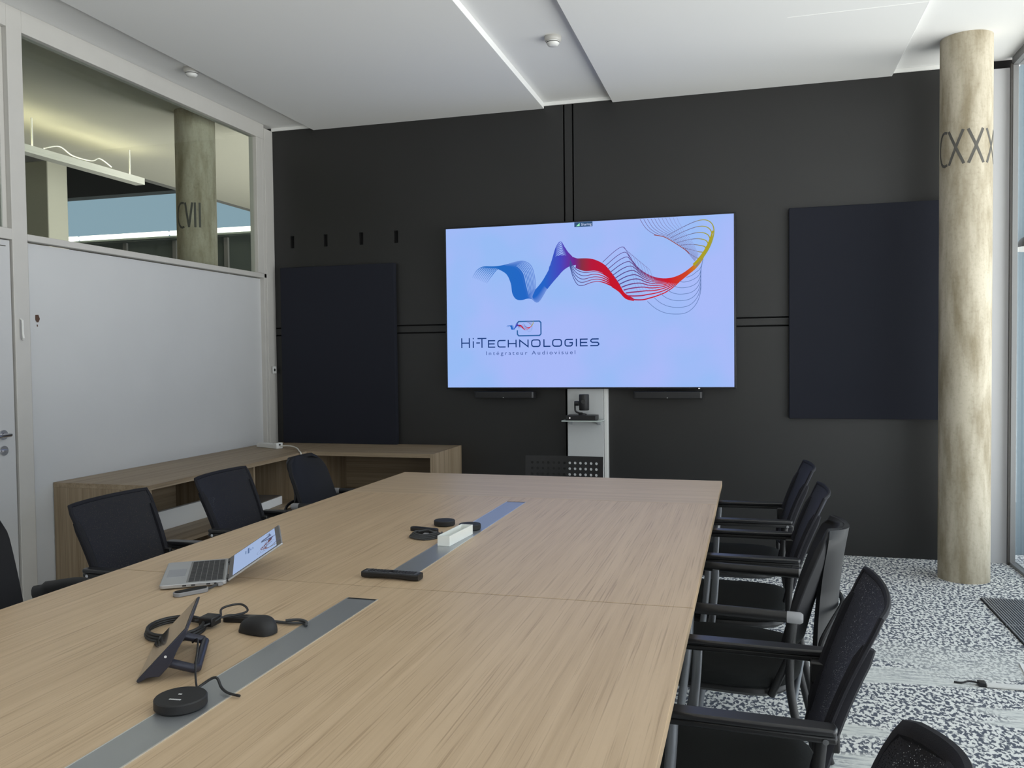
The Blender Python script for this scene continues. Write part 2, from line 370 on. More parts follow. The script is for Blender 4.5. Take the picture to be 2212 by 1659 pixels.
# chip in the panel, socket on the post, scuff
b = MB(); b.add([(XL-.038, 3.885+y, 1.66+z) for y, z in ((-.010, .028), (.012, .030), (.022, .006), (.012, -.012), (.0, -.014), (-.010, .0))], [(0, 1, 2, 3, 4, 5)])
b.add([(XL-.038, 3.885+y, 1.66+z) for y, z in ((-.002, -.028), (.006, -.026), (.007, -.038), (.0, -.038))], [(0, 1, 2, 3)])
o = b.build('paint_chip', mat('bare_brown_board', (.09, .05, .035, 1), .9), smooth=False); o['kind'] = 'structure'
o = thing('jack_plate', 'small white jack plate with one dark hole on the corner post', 'socket', (XL+.013, 6.262, 1.335))
MB().box(0, .006, -.028, .028, -.03, .03).build('cover_plate', WHITEP, o, bevel=.002); MB().lathe([(0, 0), (.012, 0), (.012, .001), (0, .001)], (.006, 0, 0), 16, Rx).build('jack_hole', GAP, o)
o = thing('hook_latch', 'small white hook latch on the post beside the door', 'latch', (XL, 3.735, 1.60))
MB().tube([(.0, 0, .06), (.015, 0, .05), (.015, 0, -.02), (.02, 0, -.045), (.01, 0.006, -.055)], .006).build('hook', WHITEP, o)
# window wall on the right
b = MB()
b.box(XR, XR+.034, 6.272, 6.30, 0, 3.289)
ys = [6.255]
for y in (4.3, 2.3, .3, -1.7): b.box(XR, XR+.07, y, y+.05, 0, 3.345)
b.box(XR, XR+.07, YN, 6.3, 3.29, 3.345); b.box(XR, XR+.045, YN, 6.3, 0, .02)
struct(b.build('trim_7', FRG, bevel=.002, smooth=False))
struct(MB().box(XR-.012, XR, 6.275, 6.30, 0, 3.30).build('trim_8', FRD, smooth=False))
edges = [6.271, 4.35, 4.3, 2.35, 2.3, .35, .3, -1.65, -1.7, YN]
for i in range(5): struct(MB().box(XR+.03, XR+.038, edges[2*i+1], edges[2*i], .02, 3.29).build('window_%d' % (i+3), GLW, smooth=False))
# outside: pale terrace and a pale blue-grey side wall that closes the view beyond the last pane
struct(MB().box(XR+.10, 2.3, -9, 9, -.14, -.05).build('ground_terrace', mat('pale_terrace', (.55, .55, .53, 1), .9), smooth=False))
struct(MB().box(XR+.12, 4.6, 6.62, 6.75, -.05, 3.9).build('wall_outside', mat('pale_blue_render', (.16, .215, .25, 1), .8, bump=.2, bscale=40), smooth=False))
struct(MB().box(XR+.10, 2.6, YN, 6.75, 3.48, 3.6).build('ceiling_outside', CEIL, smooth=False))
# lamp hanging outside the pane
o = thing('pendant_lamp', 'dark dome lamp with white glowing underside at the right edge', 'lamp', (1.812, 6.42, 2.115))
MB().lathe([(.0, .085), (.03, .083), (.07, .06), (.10, .02), (.105, 0), (.10, 0), (.06, .05), (0, .07)], n=28, cap=False).build('lamp_shade', BLKM, o)
MB().lathe([(0, 0), (.098, 0), (.098, -.022), (0, -.022)], n=28).build('diffuser', emit('lamp_diffuser', (1, 1, .97, 1), 1.1), o)
MB().tube([(0, 0, .08), (0, 0, 1.375)], .003, 6).build('cord', CABLEB, o)

# concrete columns
def letters(strokes, R0, w_, zc, a_c, scale=1.0):
    """strokes in metres on a cylinder of radius R0: [(pts)], x to the right seen from outside at angle a_c"""
    mb = MB()
    for pts in strokes:
        P = []
        for i in range(len(pts)-1):
            for k in range(7):
                t = k/6; P.append((pts[i][0]*(1-t)+pts[i+1][0]*t, pts[i][1]*(1-t)+pts[i+1][1]*t))
        for r_ in (R0+.0012,):
            vs = []; fs = []
            for i, p in enumerate(P):
                q = P[min(i+1, len(P)-1)]; q0 = P[max(i-1, 0)]; dx, dy = q[0]-q0[0], q[1]-q0[1]; l = math.hypot(dx, dy) or 1
                nx, ny = -dy/l*w_/2, dx/l*w_/2
                for s_ in (1, -1):
                    x, z = p[0]+nx*s_, p[1]+ny*s_; a = a_c+x/R0
                    vs.append((r_*math.cos(a), r_*math.sin(a), zc+z))
            for i in range(len(P)-1): fs.append((2*i, 2*i+1, 2*i+3, 2*i+2))
            mb.add(vs, fs)
    return mb
def arcC(cx, cz, rx, rz): return [(cx+rx*math.cos(math.radians(a)), cz+rz*math.sin(math.radians(a))) for a in range(70, 292, 20)]
def glyphs(txt, h, x0):
    out = []; x = x0; kx = 1.0
    for ch in txt:
        if ch == 'C': out.append(arcC(x+.058, 0, .052, h/2)); x += .086*kx
        if ch == 'X': out += [[(x, h/2), (x+.090, -h/2)], [(x+.086, h/2), (x+.003, -h/2)]]; x += .112
        if ch == 'V': out += [[(x, h/2), (x+.028, -h/2)], [(x+.028, -h/2), (x+.056, h/2)]]; x += .075
        if ch == 'I': out += [[(x, h/2), (x, -h/2)]]; x += .034
    return out
def column(loc, R0, ztop, label, txt, h, x0, zc, ang, seed):
    o = thing('concrete_column', label, 'column', loc, 0, 'round concrete columns')
    prof = [(R0, 0.0), (R0, .6), (R0*1.0, 1.5), (R0, 2.4), (R0, ztop)]
    MB().lathe(prof, n=64, cap=True).build('shaft', CONC, o)
    letters(glyphs(txt, h, x0), R0, .016, zc, ang).build('numeral', INK, o, smooth=False)
    return o
column((1.280, 5.845, 0), .147, 3.345, 'round concrete column with painted numeral beside the window wall', 'CXXXV', .205, -.187, 2.66, math.atan2(-5.87, -1.268), 0)
column((-4.19, 5.78, 0), .150, 3.40, 'round concrete column seen through the upper glass of the partition', 'CVII', .19, -.155, 2.54, math.atan2(-5.78, 4.19)-.12, 1)
# floor grille by the window
o = thing('floor_grille', 'dark slatted metal grille let into the carpet by the window', 'floor grille', (0, 0, 0))
MB().box(1.262, 1.60, 2.6, 5.375, .001, .004).build('well', GRILD, o, smooth=False)
b = MB()
for k in range(24): x = 1.268+k*.0140; b.box(x, x+.0075, 2.6, 5.375, .003, .012)
b.build('slats', GRIL, o, smooth=False)
for y in (3.2, 3.75, 4.3, 4.85): MB().box(1.262, 1.6, y, y+.006, .004, .0125).build('crossbar', GRIL, o, smooth=False)

# ------------------------------------------------------------------ neighbouring office seen through the glass
struct(MB().box(-12, XL-.11, 2.4, 11, -.1, 0).build('floor_office', GREYC, smooth=False))
struct(MB().box(-6.2, XL-.11, 2.4, 11, 3.36, 3.48).build('ceiling_office', BEIGE, smooth=False))
struct(MB().box(-6.3, -6.2, 2.4, 11, 3.36, 4.3).build('trim_9', GREYC, smooth=False))
struct(MB().box(-12, -6.3, 2.4, 11, 4.2, 4.3).build('ceiling_office_high', GREYC, smooth=False))
struct(MB().box(-12.1, -12, 2.4, 11, 0, 4.3).build('wall_office_left', CREAM, smooth=False))
struct(MB().box(-12, XL-.11, 2.3, 2.4, 0, 4.3).build('wall_office_near', CREAM, smooth=False))
struct(MB().box(-12, -6.3, 9.8, 10.0, 3.71, 4.2).build('trim_10', BEAMD, smooth=False))
struct(MB().box(-12, XL-.11, 10.5, 10.6, 0, 3.22).build('wall_office_far', GREENG, smooth=False))
struct(MB().box(-12, XL-.11, 10.5, 10.6, 3.221, 4.199).build('window_10', emit('daylit_blue_window', srgb(146, 172, 188), 1.0), smooth=False))
b = MB()
for k in range(9): b.box(-11.4+k*.85, -11.34+k*.85, 10.46, 10.499, 0, 3.15)
struct(b.build('trim_11', GREYC, smooth=False))
struct(MB().box(-8.12, -7.78, 8.0, 8.3, 0, 3.74).build('pillar_office', CREAM, bevel=.01))
o = thing('ceiling_luminaire', 'long lit strip luminaire under the beige office ceiling, seen through the glass', 'light', (0, 0, 0))
MB().box(-5.54, -5.44, 4.2, 6.74, 3.065, 3.085).box(-5.54, -5.53, 4.2, 6.74, 3.0855, 3.125).box(-5.45, -5.44, 4.2, 6.74, 3.0855, 3.125).box(-5.529, -5.451, 6.72, 6.74, 3.0855, 3.125).build('housing', mat('luminaire_housing', (.55, .54, .48, 1), .5), o)
MB().tube([(-5.49, 4.25, 3.104), (-5.49, 6.7, 3.104)], .014).build('tube_lamp', emit('bright_tube', (1, .93, .62, 1), 17), o)
for y in (4.4, 5.5, 6.6): MB().box(-5.495, -5.485, y, y+.01, 3.13, 3.36).build('hanger', WHITEP, o)
MB().tube(spline([(-5.47, 5.6, 3.14), (-5.46, 5.75, 3.19), (-5.47, 5.9, 3.15), (-5.46, 6.1, 3.15), (-5.46, 6.2, 3.19), (-5.47, 6.35, 3.15)], 6), .005, 6).build('wire', WHITEP, o)
o = thing('tube_light', 'row of lit tubes along the far office wall, seen through the glass', 'light', (0, 0, 0))
for k in range(4):
    MB().tube([(-11.0+k*1.55, 10.3, 3.226), (-9.50+k*1.55, 10.3, 3.226)], .034).build('tube_lamp', TUBE, o)
MB().box(-11.0, -4.8, 10.34, 10.44, 3.17, 3.195).build('housing', GREENG, o)
# ------------------------------------------------------------------ unseen warm fill lamp added behind the camera, and smoke detectors
def fill_lampbar(x, y, label):
    o = thing('added_fill_lamp', label, 'light', (x, y, 3.0))
    MB().box(-.05, .05, -.8, .8, .02, .07).build('housing', WHITEP, o, bevel=.004)
    MB().box(-.04, .04, -.78, .78, .0, .018).build('diffuser', emit('warm_fill_glow', (1, .86, .66, 1), 14), o)
    for y_ in (-.6, .6): MB().box(-.003, .003, y_-.003, y_+.003, .07, .299).build('hanger', STEEL, o)
fill_lampbar(-1.2, -1.2, 'unseen warm strip lamp added behind the camera as fill for the near table')
def detector(loc, label):
    o = thing('smoke_detector', label, 'smoke detector', loc, 0, 'round smoke detectors in the ceiling recesses')
    MB().lathe([(.050, 0), (.052, -.010), (.050, -.022), (.044, -.028)], n=32).build('base', FRAMEW, o)
    MB().lathe([(.040, -.028), (.039, -.040), (.030, -.052), (.018, -.056)], n=32).build('sensing_head', WHITEP, o)
    MB().lathe([(.0401, -.033), (.0405, -.036), (.0395, -.038)], n=32, cap=False).build('slit', INK, o)
detector((-1.145, 5.05, 3.345), 'round white smoke detector in the middle ceiling recess')
detector((-3.545, 4.87, 3.345), 'round smoke detector half hidden by the left ceiling slab, above the glass')

# ------------------------------------------------------------------ acoustic panels, trunking
def felt(x0, x1, z0, z1, label):
    o = MB().box(x0, x1, D-.055, D-.004, z0, z1).build('acoustic_panel', FELT, bevel=.004); tag(o, label, 'acoustic panel', 'navy felt acoustic panels on the back wall')
felt(.257, 1.29, .964, 2.438, 'tall navy felt acoustic panel on the charcoal wall beside the column')
felt(-3.757, -2.737, .727, 2.180, 'tall navy felt acoustic panel on the charcoal wall in the left corner')
o = thing('cable_riser', 'pale grey vertical cable trunking below the screen on the charcoal wall', 'trunking', (0, D, 0))
MB().box(-1.335, -1.060, -.062, -.002, 0, 1.40).build('cover', TRUNK, o, bevel=.003)
MB().box(-1.058, -1.030, -.060, -.002, 0, 1.40).build('edge_profile', WHITEP, o, bevel=.003)
# ------------------------------------------------------------------ big screen
TX, TZ, TY = -1.193, 1.80, 6.21
tv = thing('wall_display', 'large wall-mounted flat screen showing a coloured wave and a company logo', 'screen', (TX, TY, TZ))
MB().box(-1.092, 1.092, .004, .055, -.624, .624).build('case', TVB, tv, bevel=.004)
MB().box(-.5, .5, .055, .111, -.38, .40).build('wall_bracket', BLKM, tv)
def screen_mat():
    m = bpy.data.materials.new('lit_screen'); m.use_nodes = True; n = m.node_tree; L = n.links.new
    n.nodes.remove(n.nodes['Principled BSDF']); e = N(n, 'ShaderNodeEmission')
    tc = N(n, 'ShaderNodeTexCoord'); t = N(n, 'ShaderNodeTexNoise'); t.inputs['Scale'].default_value = 1.6; t.inputs['Detail'].default_value = 2; L(tc.outputs['Object'], t.inputs[0])
    r = ramp(n, [(.38, srgb(150, 186, 244)), (.62, srgb(166, 184, 247))]); L(t.outputs['Fac'], r.inputs[0]); L(r.outputs[0], e.inputs[0])
    g_ = N(n, 'ShaderNodeBsdfGlossy'); g_.inputs['Roughness'].default_value = .3; g_.inputs[0].default_value = (.02, .02, .02, 1)
    ad = N(n, 'ShaderNodeAddShader'); L(e.outputs[0], ad.inputs[0]); L(g_.outputs[0], ad.inputs[1])
    L(ad.outputs[0], n.nodes['Material Output'].inputs[0]); return m
SCR = screen_mat()
MB().box(-1.078, 1.078, 0, .006, -.611, .613).build('screen_panel', SCR, tv, smooth=False)
def vcol_emit():
    m = bpy.data.materials.new('screen_graphic_colours'); m.use_nodes = True; n = m.node_tree; L = n.links.new
    n.nodes.remove(n.nodes['Principled BSDF']); e = N(n, 'ShaderNodeEmission'); a = N(n, 'ShaderNodeVertexColor'); a.layer_name = 'Col'
    L(a.outputs[0], e.inputs[0]); L(e.outputs[0], n.nodes['Material Output'].inputs[0]); return m
VC = vcol_emit()
BGC = srgb(158, 185, 245)
def lerpc(a, b, t): return tuple(a[i]*(1-t)+b[i]*t for i in range(4))
STOPS = [(-.87, srgb(36, 110, 190)), (-.30, srgb(36, 100, 200)), (-.17, srgb(70, 70, 190)), (-.07, srgb(110, 40, 140)), (-.02, srgb(130, 50, 70)), (.06, srgb(180, 26, 60)), (.2, srgb(196, 24, 44)), (.62, srgb(206, 30, 44)), (.76, srgb(205, 70, 40)), (.82, srgb(200, 130, 40)), (.88, srgb(170, 160, 40)), (.95, srgb(150, 160, 90))]
THIN = [(-.87, srgb(60, 110, 180)), (-.1, srgb(60, 80, 150)), (.0, srgb(90, 60, 120)), (.3, srgb(90, 70, 140)), (.55, srgb(120, 60, 110)), (.62, srgb(150, 50, 90)), (.8, srgb(110, 110, 130)), (.95, srgb(150, 160, 110))]
def grad(x, st):
    if x <= st[0][0]: return st[0][1]
    for (a, ca), (b_, cb) in zip(st, st[1:]):
        if x <= b_: return lerpc(ca, cb, (x-a)/(b_-a))
    return st[-1][1]
r1p0=[[-0.866,0.231],[-0.827,0.288],[-0.767,0.313],[-0.666,0.299],[-0.592,0.254],[-0.556,0.179],[-0.544,0.102],[-0.51,0.058],[-0.444,0.062],[-0.379,0.11],[-0.321,0.171],[-0.279,0.234],[-0.247,0.313],[-0.215,0.406],[-0.171,0.474],[-0.139,0.428],[-0.098,0.374],[-0.048,0.341],[0.012,0.335]]
r1p1=[[-0.742,0.18],[-0.699,0.235],[-0.65,0.289],[-0.554,0.331],[-0.465,0.343],[-0.402,0.307],[-0.375,0.228],[-0.37,0.137],[-0.395,0.068],[-0.348,0.032],[-0.28,0.129],[-0.233,0.183],[-0.197,0.221],[-0.171,0.25],[-0.145,0.272],[-0.114,0.29],[-0.089,0.297],[-0.043,0.302],[0.012,0.293]]
r2p0=[[-0.098,0.374],[-0.048,0.339],[0.037,0.336],[0.098,0.319],[0.158,0.282],[0.212,0.216],[0.256,0.151],[0.299,0.076],[0.363,0.035]]
r2p1=[[-0.104,0.292],[-0.075,0.192],[-0.03,0.135],[0.067,0.16],[0.132,0.161],[0.211,0.13],[0.265,0.092],[0.314,0.041],[0.372,0.024]]
r3p0=[[0.143,0.309],[0.233,0.386],[0.292,0.415],[0.321,0.382],[0.365,0.308],[0.422,0.242],[0.509,0.19],[0.605,0.172],[0.7,0.193],[0.795,0.256],[0.861,0.335],[0.889,0.39]]
r3p1=[[0.343,0.036],[0.382,0.027],[0.44,0.026],[0.484,0.036],[0.532,0.049],[0.595,0.072],[0.652,0.108],[0.7,0.15],[0.757,0.196],[0.813,0.241],[0.86,0.301],[0.893,0.376]]
r3d0=[[0.292,0.415],[0.326,0.377],[0.336,0.343],[0.359,0.23],[0.383,0.127],[0.412,0.068]]
r3d1=[[0.557,0.177],[0.586,0.159],[0.6,0.153],[0.619,0.143],[0.638,0.133],[0.652,0.123]]
r4p0=[[0.842,0.283],[0.907,0.38],[0.94,0.478],[0.931,0.544],[0.885,0.578],[0.815,0.572],[0.716,0.532],[0.616,0.482]]
r4p1=[[0.813,0.251],[0.842,0.283],[0.86,0.308],[0.851,0.311],[0.828,0.31],[0.8,0.325],[0.767,0.348],[0.748,0.37]]
r5p0=[[0.42,0.608],[0.463,0.54],[0.525,0.494],[0.588,0.474],[0.654,0.435],[0.739,0.373],[0.809,0.289]]
r5p1=[[0.683,0.608],[0.697,0.571],[0.711,0.547],[0.735,0.502],[0.768,0.463],[0.795,0.418],[0.833,0.336]]
r6p0=[[0.469,0.013],[0.532,-0.043],[0.618,-0.079],[0.737,-0.079],[0.812,-0.021],[0.848,0.078],[0.848,0.211],[0.865,0.301]]
r6p1=[[0.747,0.177],[0.766,0.181],[0.794,0.194],[0.818,0.213],[0.837,0.226],[0.846,0.24],[0.856,0.263],[0.865,0.301]]
def ribbon(mb, pts, w_, y, colf, sc=1, off=(0, 0), fade=None):
    """thin flat line on the screen; pts 2D; w_ width (function of 0..1 or number)"""
    P = spline([(p[0], 0, p[1]) for p in pts], 5); n = len(P); vs = []; fs = []; cs = []
    for i, p in enumerate(P):
        t = (P[min(i+1, n-1)]-P[max(i-1, 0)]); t.normalize(); nn = Vector((-t.z, 0, t.x)); ww = (w_(i/(n-1)) if callable(w_) else w_)/2
        for s_ in (1, -1): q = p+nn*ww*s_; vs.append((q.x*sc+off[0], y, q.z*sc+off[1])); 
        c_ = colf(p.x)
        if fade: c_ = lerpc(BGC, c_, min(1, max(.0, fade(i/(n-1)))))
        cs += [c_, c_]
    for i in range(n-1): fs.append((2*i, 2*i+1, 2*i+3, 2*i+2))
    mb.add(vs, fs, cs)
def wave(mb, y0=-.0006, sc=1, off=(0, 0), simple=False):
    mixp = lambda a, b_, t: [(p[0]*(1-t)+q[0]*t, p[1]*(1-t)+q[1]*t) for p, q in zip(a, b_)]
    kk = 2 if simple else 1; wm = 2.2 if simple else 1
    y = [y0]
    def nx(): y[0] -= .00001; return y[0]
    sg = lambda x: grad(x, STOPS); tg = lambda x: grad(x, THIN)
    low = list(r1p0); low[12] = (-.243, .30); low[13] = (-.222, .352); low[14] = (-.182, .368); low[15] = (-.140, .366); low[16] = (-.104, .362)
    for i in range(0, 26, kk): t = i/25*.55; ribbon(mb, mixp(low, r1p1, t)[3:], .010*wm, nx(), sg, sc, off)
    for i in range(0, 16, kk): t = .55+i/15*.45; ribbon(mb, mixp(low, r1p1, t)[10:], .010*wm, nx(), sg, sc, off)
    for i in range(0, 10, kk): t = i/9*.9; ribbon(mb, mixp(r1p0, r1p1, t)[:5], .0052*wm, nx(), sg, sc, off, lambda u: .12+u*2.6)
    for i in range(0, 9, kk): t = .52+i/8*.48; ribbon(mb, mixp(r1p0, r1p1, t)[3:11], .0062*wm, nx(), sg, sc, off, lambda u, t=t: 1.35-t*.75)
    for i in range(0, 8, kk):                      # crest fan above the blue peak
        t = i/7; lw_ = 1-t; a = [(-.262+.004*t, .27+.02*t), (-.236+.004*t, .345-.012*t), (-.206+.006*t, .435-.075*t), (-.171+.004*t, .474-.095*t), (-.142+.002*t, .432-.06*t), (-.118+.002*t, .396-.035*t), (-.085, .360)]
        ribbon(mb, a, .0050*wm, nx(), sg, sc, off)
    for i in range(0, 26, kk):
        t = i/25; full = t < .42
        if not full and i % 3: 
            ribbon(mb, mixp(r2p0, r2p1, t)[5:], lambda u: .011*wm, nx(), sg, sc, off); continue
        ribbon(mb, mixp(r2p0, r2p1, t)[1 if full else 0:], (.012*wm if full else (lambda u: (.0048+.009*min(1, max(0, (u-.45)/.25)))*wm)), nx(), sg if full else (lambda x: lerpc(tg(x), sg(x), min(1, max(0, (x+.02)/.15)))), sc, off)
    n3 = 13
    for i in range(0, n3, kk):
        t = i/(n3-1); tt = t**.92; ln = mixp(r3p0, r3p1, tt)
        ribbon(mb, ln, lambda u, t=t: (.0038+.007*t*(1-u)+.008*max(0, u-.45))*wm, nx(), (lambda x: lerpc(tg(x), sg(x), min(1, max(0, (x-.42)/.2)+max(0, t-.6)*1.6))), sc, off)
        if i < 8: ribbon(mb, mixp(r3d0, r3d1, t), .0022*wm, nx(), tg, sc, off, lambda u: .75-u*.5)
    for i in range(0, 7, kk): t = i/6; ribbon(mb, mixp(r4p0, r4p1, t), lambda u: (.010-.0055*min(1, u*1.3))*wm, nx(), (lambda x: srgb(160, 158, 60) if x > .86 else lerpc(srgb(110, 110, 150), srgb(165, 150, 50), max(0, (x-.8)/.06))), sc, off)
    for i in range(0, 11, kk): t = i/10; ribbon(mb, mixp(r5p0, r5p1, t), .0034*wm, nx(), lambda x: srgb(110, 90, 140), sc, off, lambda u, t=t: (1-.65*t)*(1-.3*u))
    ribbon(mb, [(.52, .49), (.588, .474), (.65, .438), (.74, .374), (.77, .345)], .006*wm, nx(), lambda x: srgb(150, 80, 80), sc, off)
    for i in range(0, 7, kk): t = i/6; ribbon(mb, mixp(r6p0, r6p1, t), .0036*wm, nx(), lambda x: srgb(96, 122, 176), sc, off)
    ribbon(mb, [(.80, .262), (.85, .318), (.90, .40), (.935, .50)], lambda u: (.022-.012*u)*wm, nx(), lambda x: srgb(172, 158, 36), sc, off)
mb = MB(); wave(mb); mb.build('wave_graphic', VC, tv, smooth=False)
# logo
LC = srgb(24, 58, 120); LB = srgb(44, 98, 160)
mb = MB()
def poly2(mb, pts, w_, y, col, closed=False):
    P = [Vector((p[0], 0, p[1])) for p in pts]; n = len(P); vs = []; fs = []
    for i, p in enumerate(P):
        a = P[i-1] if (i > 0 or closed) else None; b_ = P[(i+1) % n] if (i < n-1 or closed) else None
        d1 = (p-a).normalized() if a is not None else None; d2 = (b_-p).normalized() if b_ is not None else None
        t = (d1 or d2)+(d2 or d1); t.normalize(); nn = Vector((-t.z, 0, t.x)); k = 1
        if d1 and d2: k = 1/max(.4, abs(nn.dot(Vector((-d1.z, 0, d1.x)))))
        for s_ in (1, -1): q = p+nn*w_/2*s_*k; vs.append((q.x, y, q.z))
    for i in range(n if closed else n-1): a = 2*i; b2 = 2*((i+1) % n); fs.append((a, a+1, b2+1, b2))
    mb.add(vs, fs, col)
def glyph(mb, ch, x0, x1, z0, z1, w_, y, col):
    r = .014; h = w_/2; X0, X1, Z0, Z1 = x0+h, x1-h, z0+h, z1-h; zm = (Z0+Z1)/2
    def ln(*p): poly2(mb, p, w_, y, col)
    if ch == 'H': ln((X0, z0), (X0, z1)); ln((X1, z0), (X1, z1)); ln((X0, zm), (X1, zm))
    if ch == 'i': ln((X0, z0), (X0, z0+(z1-z0)*.68)); ln((X0, z1-w_), (X0, z1))
    if ch == '-': ln((x0, zm), (x1, zm))
    if ch == 'T': ln((x0, Z1), (x1, Z1)); ln(((x0+x1)/2, z0), ((x0+x1)/2, z1))
    if ch == 'E': ln((x1, Z1), (X0, Z1), (X0, Z0), (x1, Z0)); ln((X0, zm), (x1-.004, zm))
    if ch == 'C': ln((x1, Z1), (X0+r, Z1), (X0+r*.3, Z1-r*.3), (X0, Z1-r), (X0, Z0+r), (X0+r*.3, Z0+r*.3), (X0+r, Z0), (x1, Z0))
    if ch == 'N': ln((X0, z0), (X0, Z1), (X1, Z0), (X1, z1))
    if ch == 'O': poly2(mb, [(X0+r, Z1), (X1-r, Z1), (X1-r*.3, Z1-r*.3), (X1, Z1-r), (X1, Z0+r), (X1-r*.3, Z0+r*.3), (X1-r, Z0), (X0+r, Z0), (X0+r*.3, Z0+r*.3), (X0, Z0+r), (X0, Z1-r), (X0+r*.3, Z1-r*.3)], w_, y, col, True)
    if ch == 'L': ln((X0, z1), (X0, Z0), (x1, Z0))
    if ch == 'G': ln((x1, Z1), (X0+r, Z1), (X0+r*.3, Z1-r*.3), (X0, Z1-r), (X0, Z0+r), (X0+r*.3, Z0+r*.3), (X0+r, Z0), (X1-r, Z0), (X1-r*.3, Z0+r*.3), (X1, Z0+r), (X1, zm), (X1-.022, zm))
    if ch == 'I': ln((X0, z0), (X0, z1))
    if ch == 'S': ln((x1-.004, Z1), (X0+r*.7, Z1), (X0, Z1-r*.6), (X0, zm+r*.6), (X0+r*.7, zm), (X1-r*.7, zm), (X1, zm-r*.6), (X1, Z0+r*.6), (X1-r*.7, Z0), (x0, Z0))
yl = -.0005; W_ = .0088
for ch, a, b_, lo in (('H', -.964, -.894, 0), ('i', -.870, -.86, 0), ('-', -.842, -.812, 0), ('T', -.832, -.760, 0), ('E', -.748, -.690, 1), ('C', -.673, -.607, 1), ('H', -.590, -.520, 1), ('N', -.500, -.426, 1), ('O', -.406, -.333, 1), ('L', -.311, -.257, 1), ('O', -.243, -.168, 1), ('G', -.149, -.085, 1), ('I', -.063, -.053, 1), ('E', -.032, .027, 1), ('S', .046, .114, 1)):
    glyph(mb, ch, a, b_, -.307, -.249 if lo else -.231, W_, yl, LC)
mb.build('company_lettering', VC, tv, smooth=False)
mb = MB()
poly2(mb, [(-.513, -.135), (-.513, -.124), (-.502, -.112), (-.340, -.112), (-.329, -.123), (-.329, -.208), (-.340, -.220), (-.502, -.220), (-.513, -.208), (-.513, -.178)], .0095, yl, LB)
wave(mb, -.0008, .118, (-.497, -.178), True)
mb.build('logo_emblem', VC, tv, smooth=False)
def text(body, size, col, loc, parent, name, m=None, spacing=1.0, rot=(math.radians(90), 0, 0), align='LEFT', xs=1.0):
    cu = bpy.data.curves.new(name, 'FONT'); cu.body = body; cu.size = size; cu.space_character = spacing; cu.align_x = align
    tmp = bpy.data.objects.new(name+'_t', cu); C.objects.link(tmp); bpy.context.view_layer.update()
    me = bpy.data.meshes.new_from_object(tmp.evaluated_get(bpy.context.evaluated_depsgraph_get())); bpy.data.objects.remove(tmp)
    o = bpy.data.objects.new(name, me); me.name = name; C.objects.link(o); me.materials.clear(); me.materials.append(m or emit(name+'_ink', col)); o.location = loc; o.rotation_euler = rot; o.scale = (xs, 1, 1)
    if parent: o.parent = parent
    return o
t_ = text('Intégrateur Audiovisuel', .041, srgb(56, 84, 150), (-.767, -.0005, -.363), tv, 'tagline_lettering', spacing=1.42)
t_.scale[0] = .696/max(.01, t_.dimensions.x) if t_.dimensions.x else 1
MB().box(-.066, .070, -.0006, 0, .577, .612).build('sharing_badge', emit('badge_green', srgb(52, 82, 120)), tv, smooth=False)
MB().add([(-.052, -.0008, .583), (-.026, -.0008, .583), (-.026, -.0008, .606)], [(0, 1, 2)]).build('signal_mark', emit('badge_mint', srgb(150, 236, 190)), tv, smooth=False)
text('Sharing', .027, srgb(206, 220, 255), (-.016, -.0008, .585), tv, 'badge_lettering')
MB().box(.828, .84, -.001, .006, -.623, -.617).build('standby_light', emit('standby_white', (1, 1, 1, 1), .9), tv)
# soundbars under the screen
def sndbar(x0, x1, label):
    o = thing('soundbar', label, 'speaker', ((x0+x1)/2, D-.09, 1.135), 0, 'slim black speakers under the screen'); w_ = (x1-x0)/2
    MB().prism(rrect(2*w_, .085, .02), -.028, .022).build('body', BLKP, o, bevel=.004)
    b_ = MB()
    for k in range(3): b_.box(-w_+.02, w_-.02, -.0435, -.0425, -.018+k*.011, -.013+k*.011)
    b_.build('grille', BLKM, o)
    MB().box(-.004, .004, -.0445, -.0425, -.024, -.021).build('indicator', LIGHTM, o)
    MB().box(-w_*.6, w_*.6, .04, .088, -.01, .012).build('bracket', BLKM, o)
sndbar(-2.055, -1.580, 'slim black speaker under the left half of the screen'); sndbar(-.830, -.335, 'slim black speaker under the right half of the screen')
# glass shelf + camera + box
o = thing('glass_shelf', 'small glass shelf with metal brackets on the grey trunking below the screen', 'shelf', (-1.200, D-.062, .945))
MB().box(-.145, .150, -.17, -.002, -.005, .004).build('glass_plate', mat('greenish_glass_edge', (.45, .50, .47, 1), .15), o, bevel=.001)
for x in (-.105, .11): MB().prism([(-.12, -.006), (0, -.006), (0, -.04), (-.02, -.036)], -.008, .008, Matrix.Translation((x, 0, 0))@Matrix(((0, 0, 1, 0), (1, 0, 0, 0), (0, 1, 0, 0), (0, 0, 0, 1)))).build('bracket', ALU, o)
CY = D-.062-.10
o = thing('video_bar_box', 'flat black conferencing box with a white light on the glass shelf', 'electronic box', (-1.200, CY, .9495))
MB().box(-.115, .110, -.065, .065, 0, .037).build('body', BLKP, o, bevel=.004)
MB().lathe([(0, 0), (.0045, 0), (.0045, .001), (0, .001)], (-.083, -.0655, .018), 12, Matrix.Rotation(math.radians(90), 4, 'X')).build('indicator_light', emit('white_led', (1, 1, 1, 1), 1.2), o)
o = thing('conference_camera', 'black motorised camera standing on the box under the screen', 'camera', (-1.200, CY, .9865))
MB().lathe([(.03, 0), (.03, .008), (.012, .012)], n=24).build('base', BLKP, o)
MB().tube(spline([(0, 0, .012), (-.03, 0, .014), (-.052, 0, .028), (-.056, 0, .05), (-.056, 0, .10)], 5), .0065).build('swivel_arm', BLKP, o)
MB().lathe([(0, -.036), (.034, -.036), (.037, -.032), (.037, .078), (.034, .082), (0, .082)], (.012, 0, .07), 28).build('camera_head', BLKM, o)
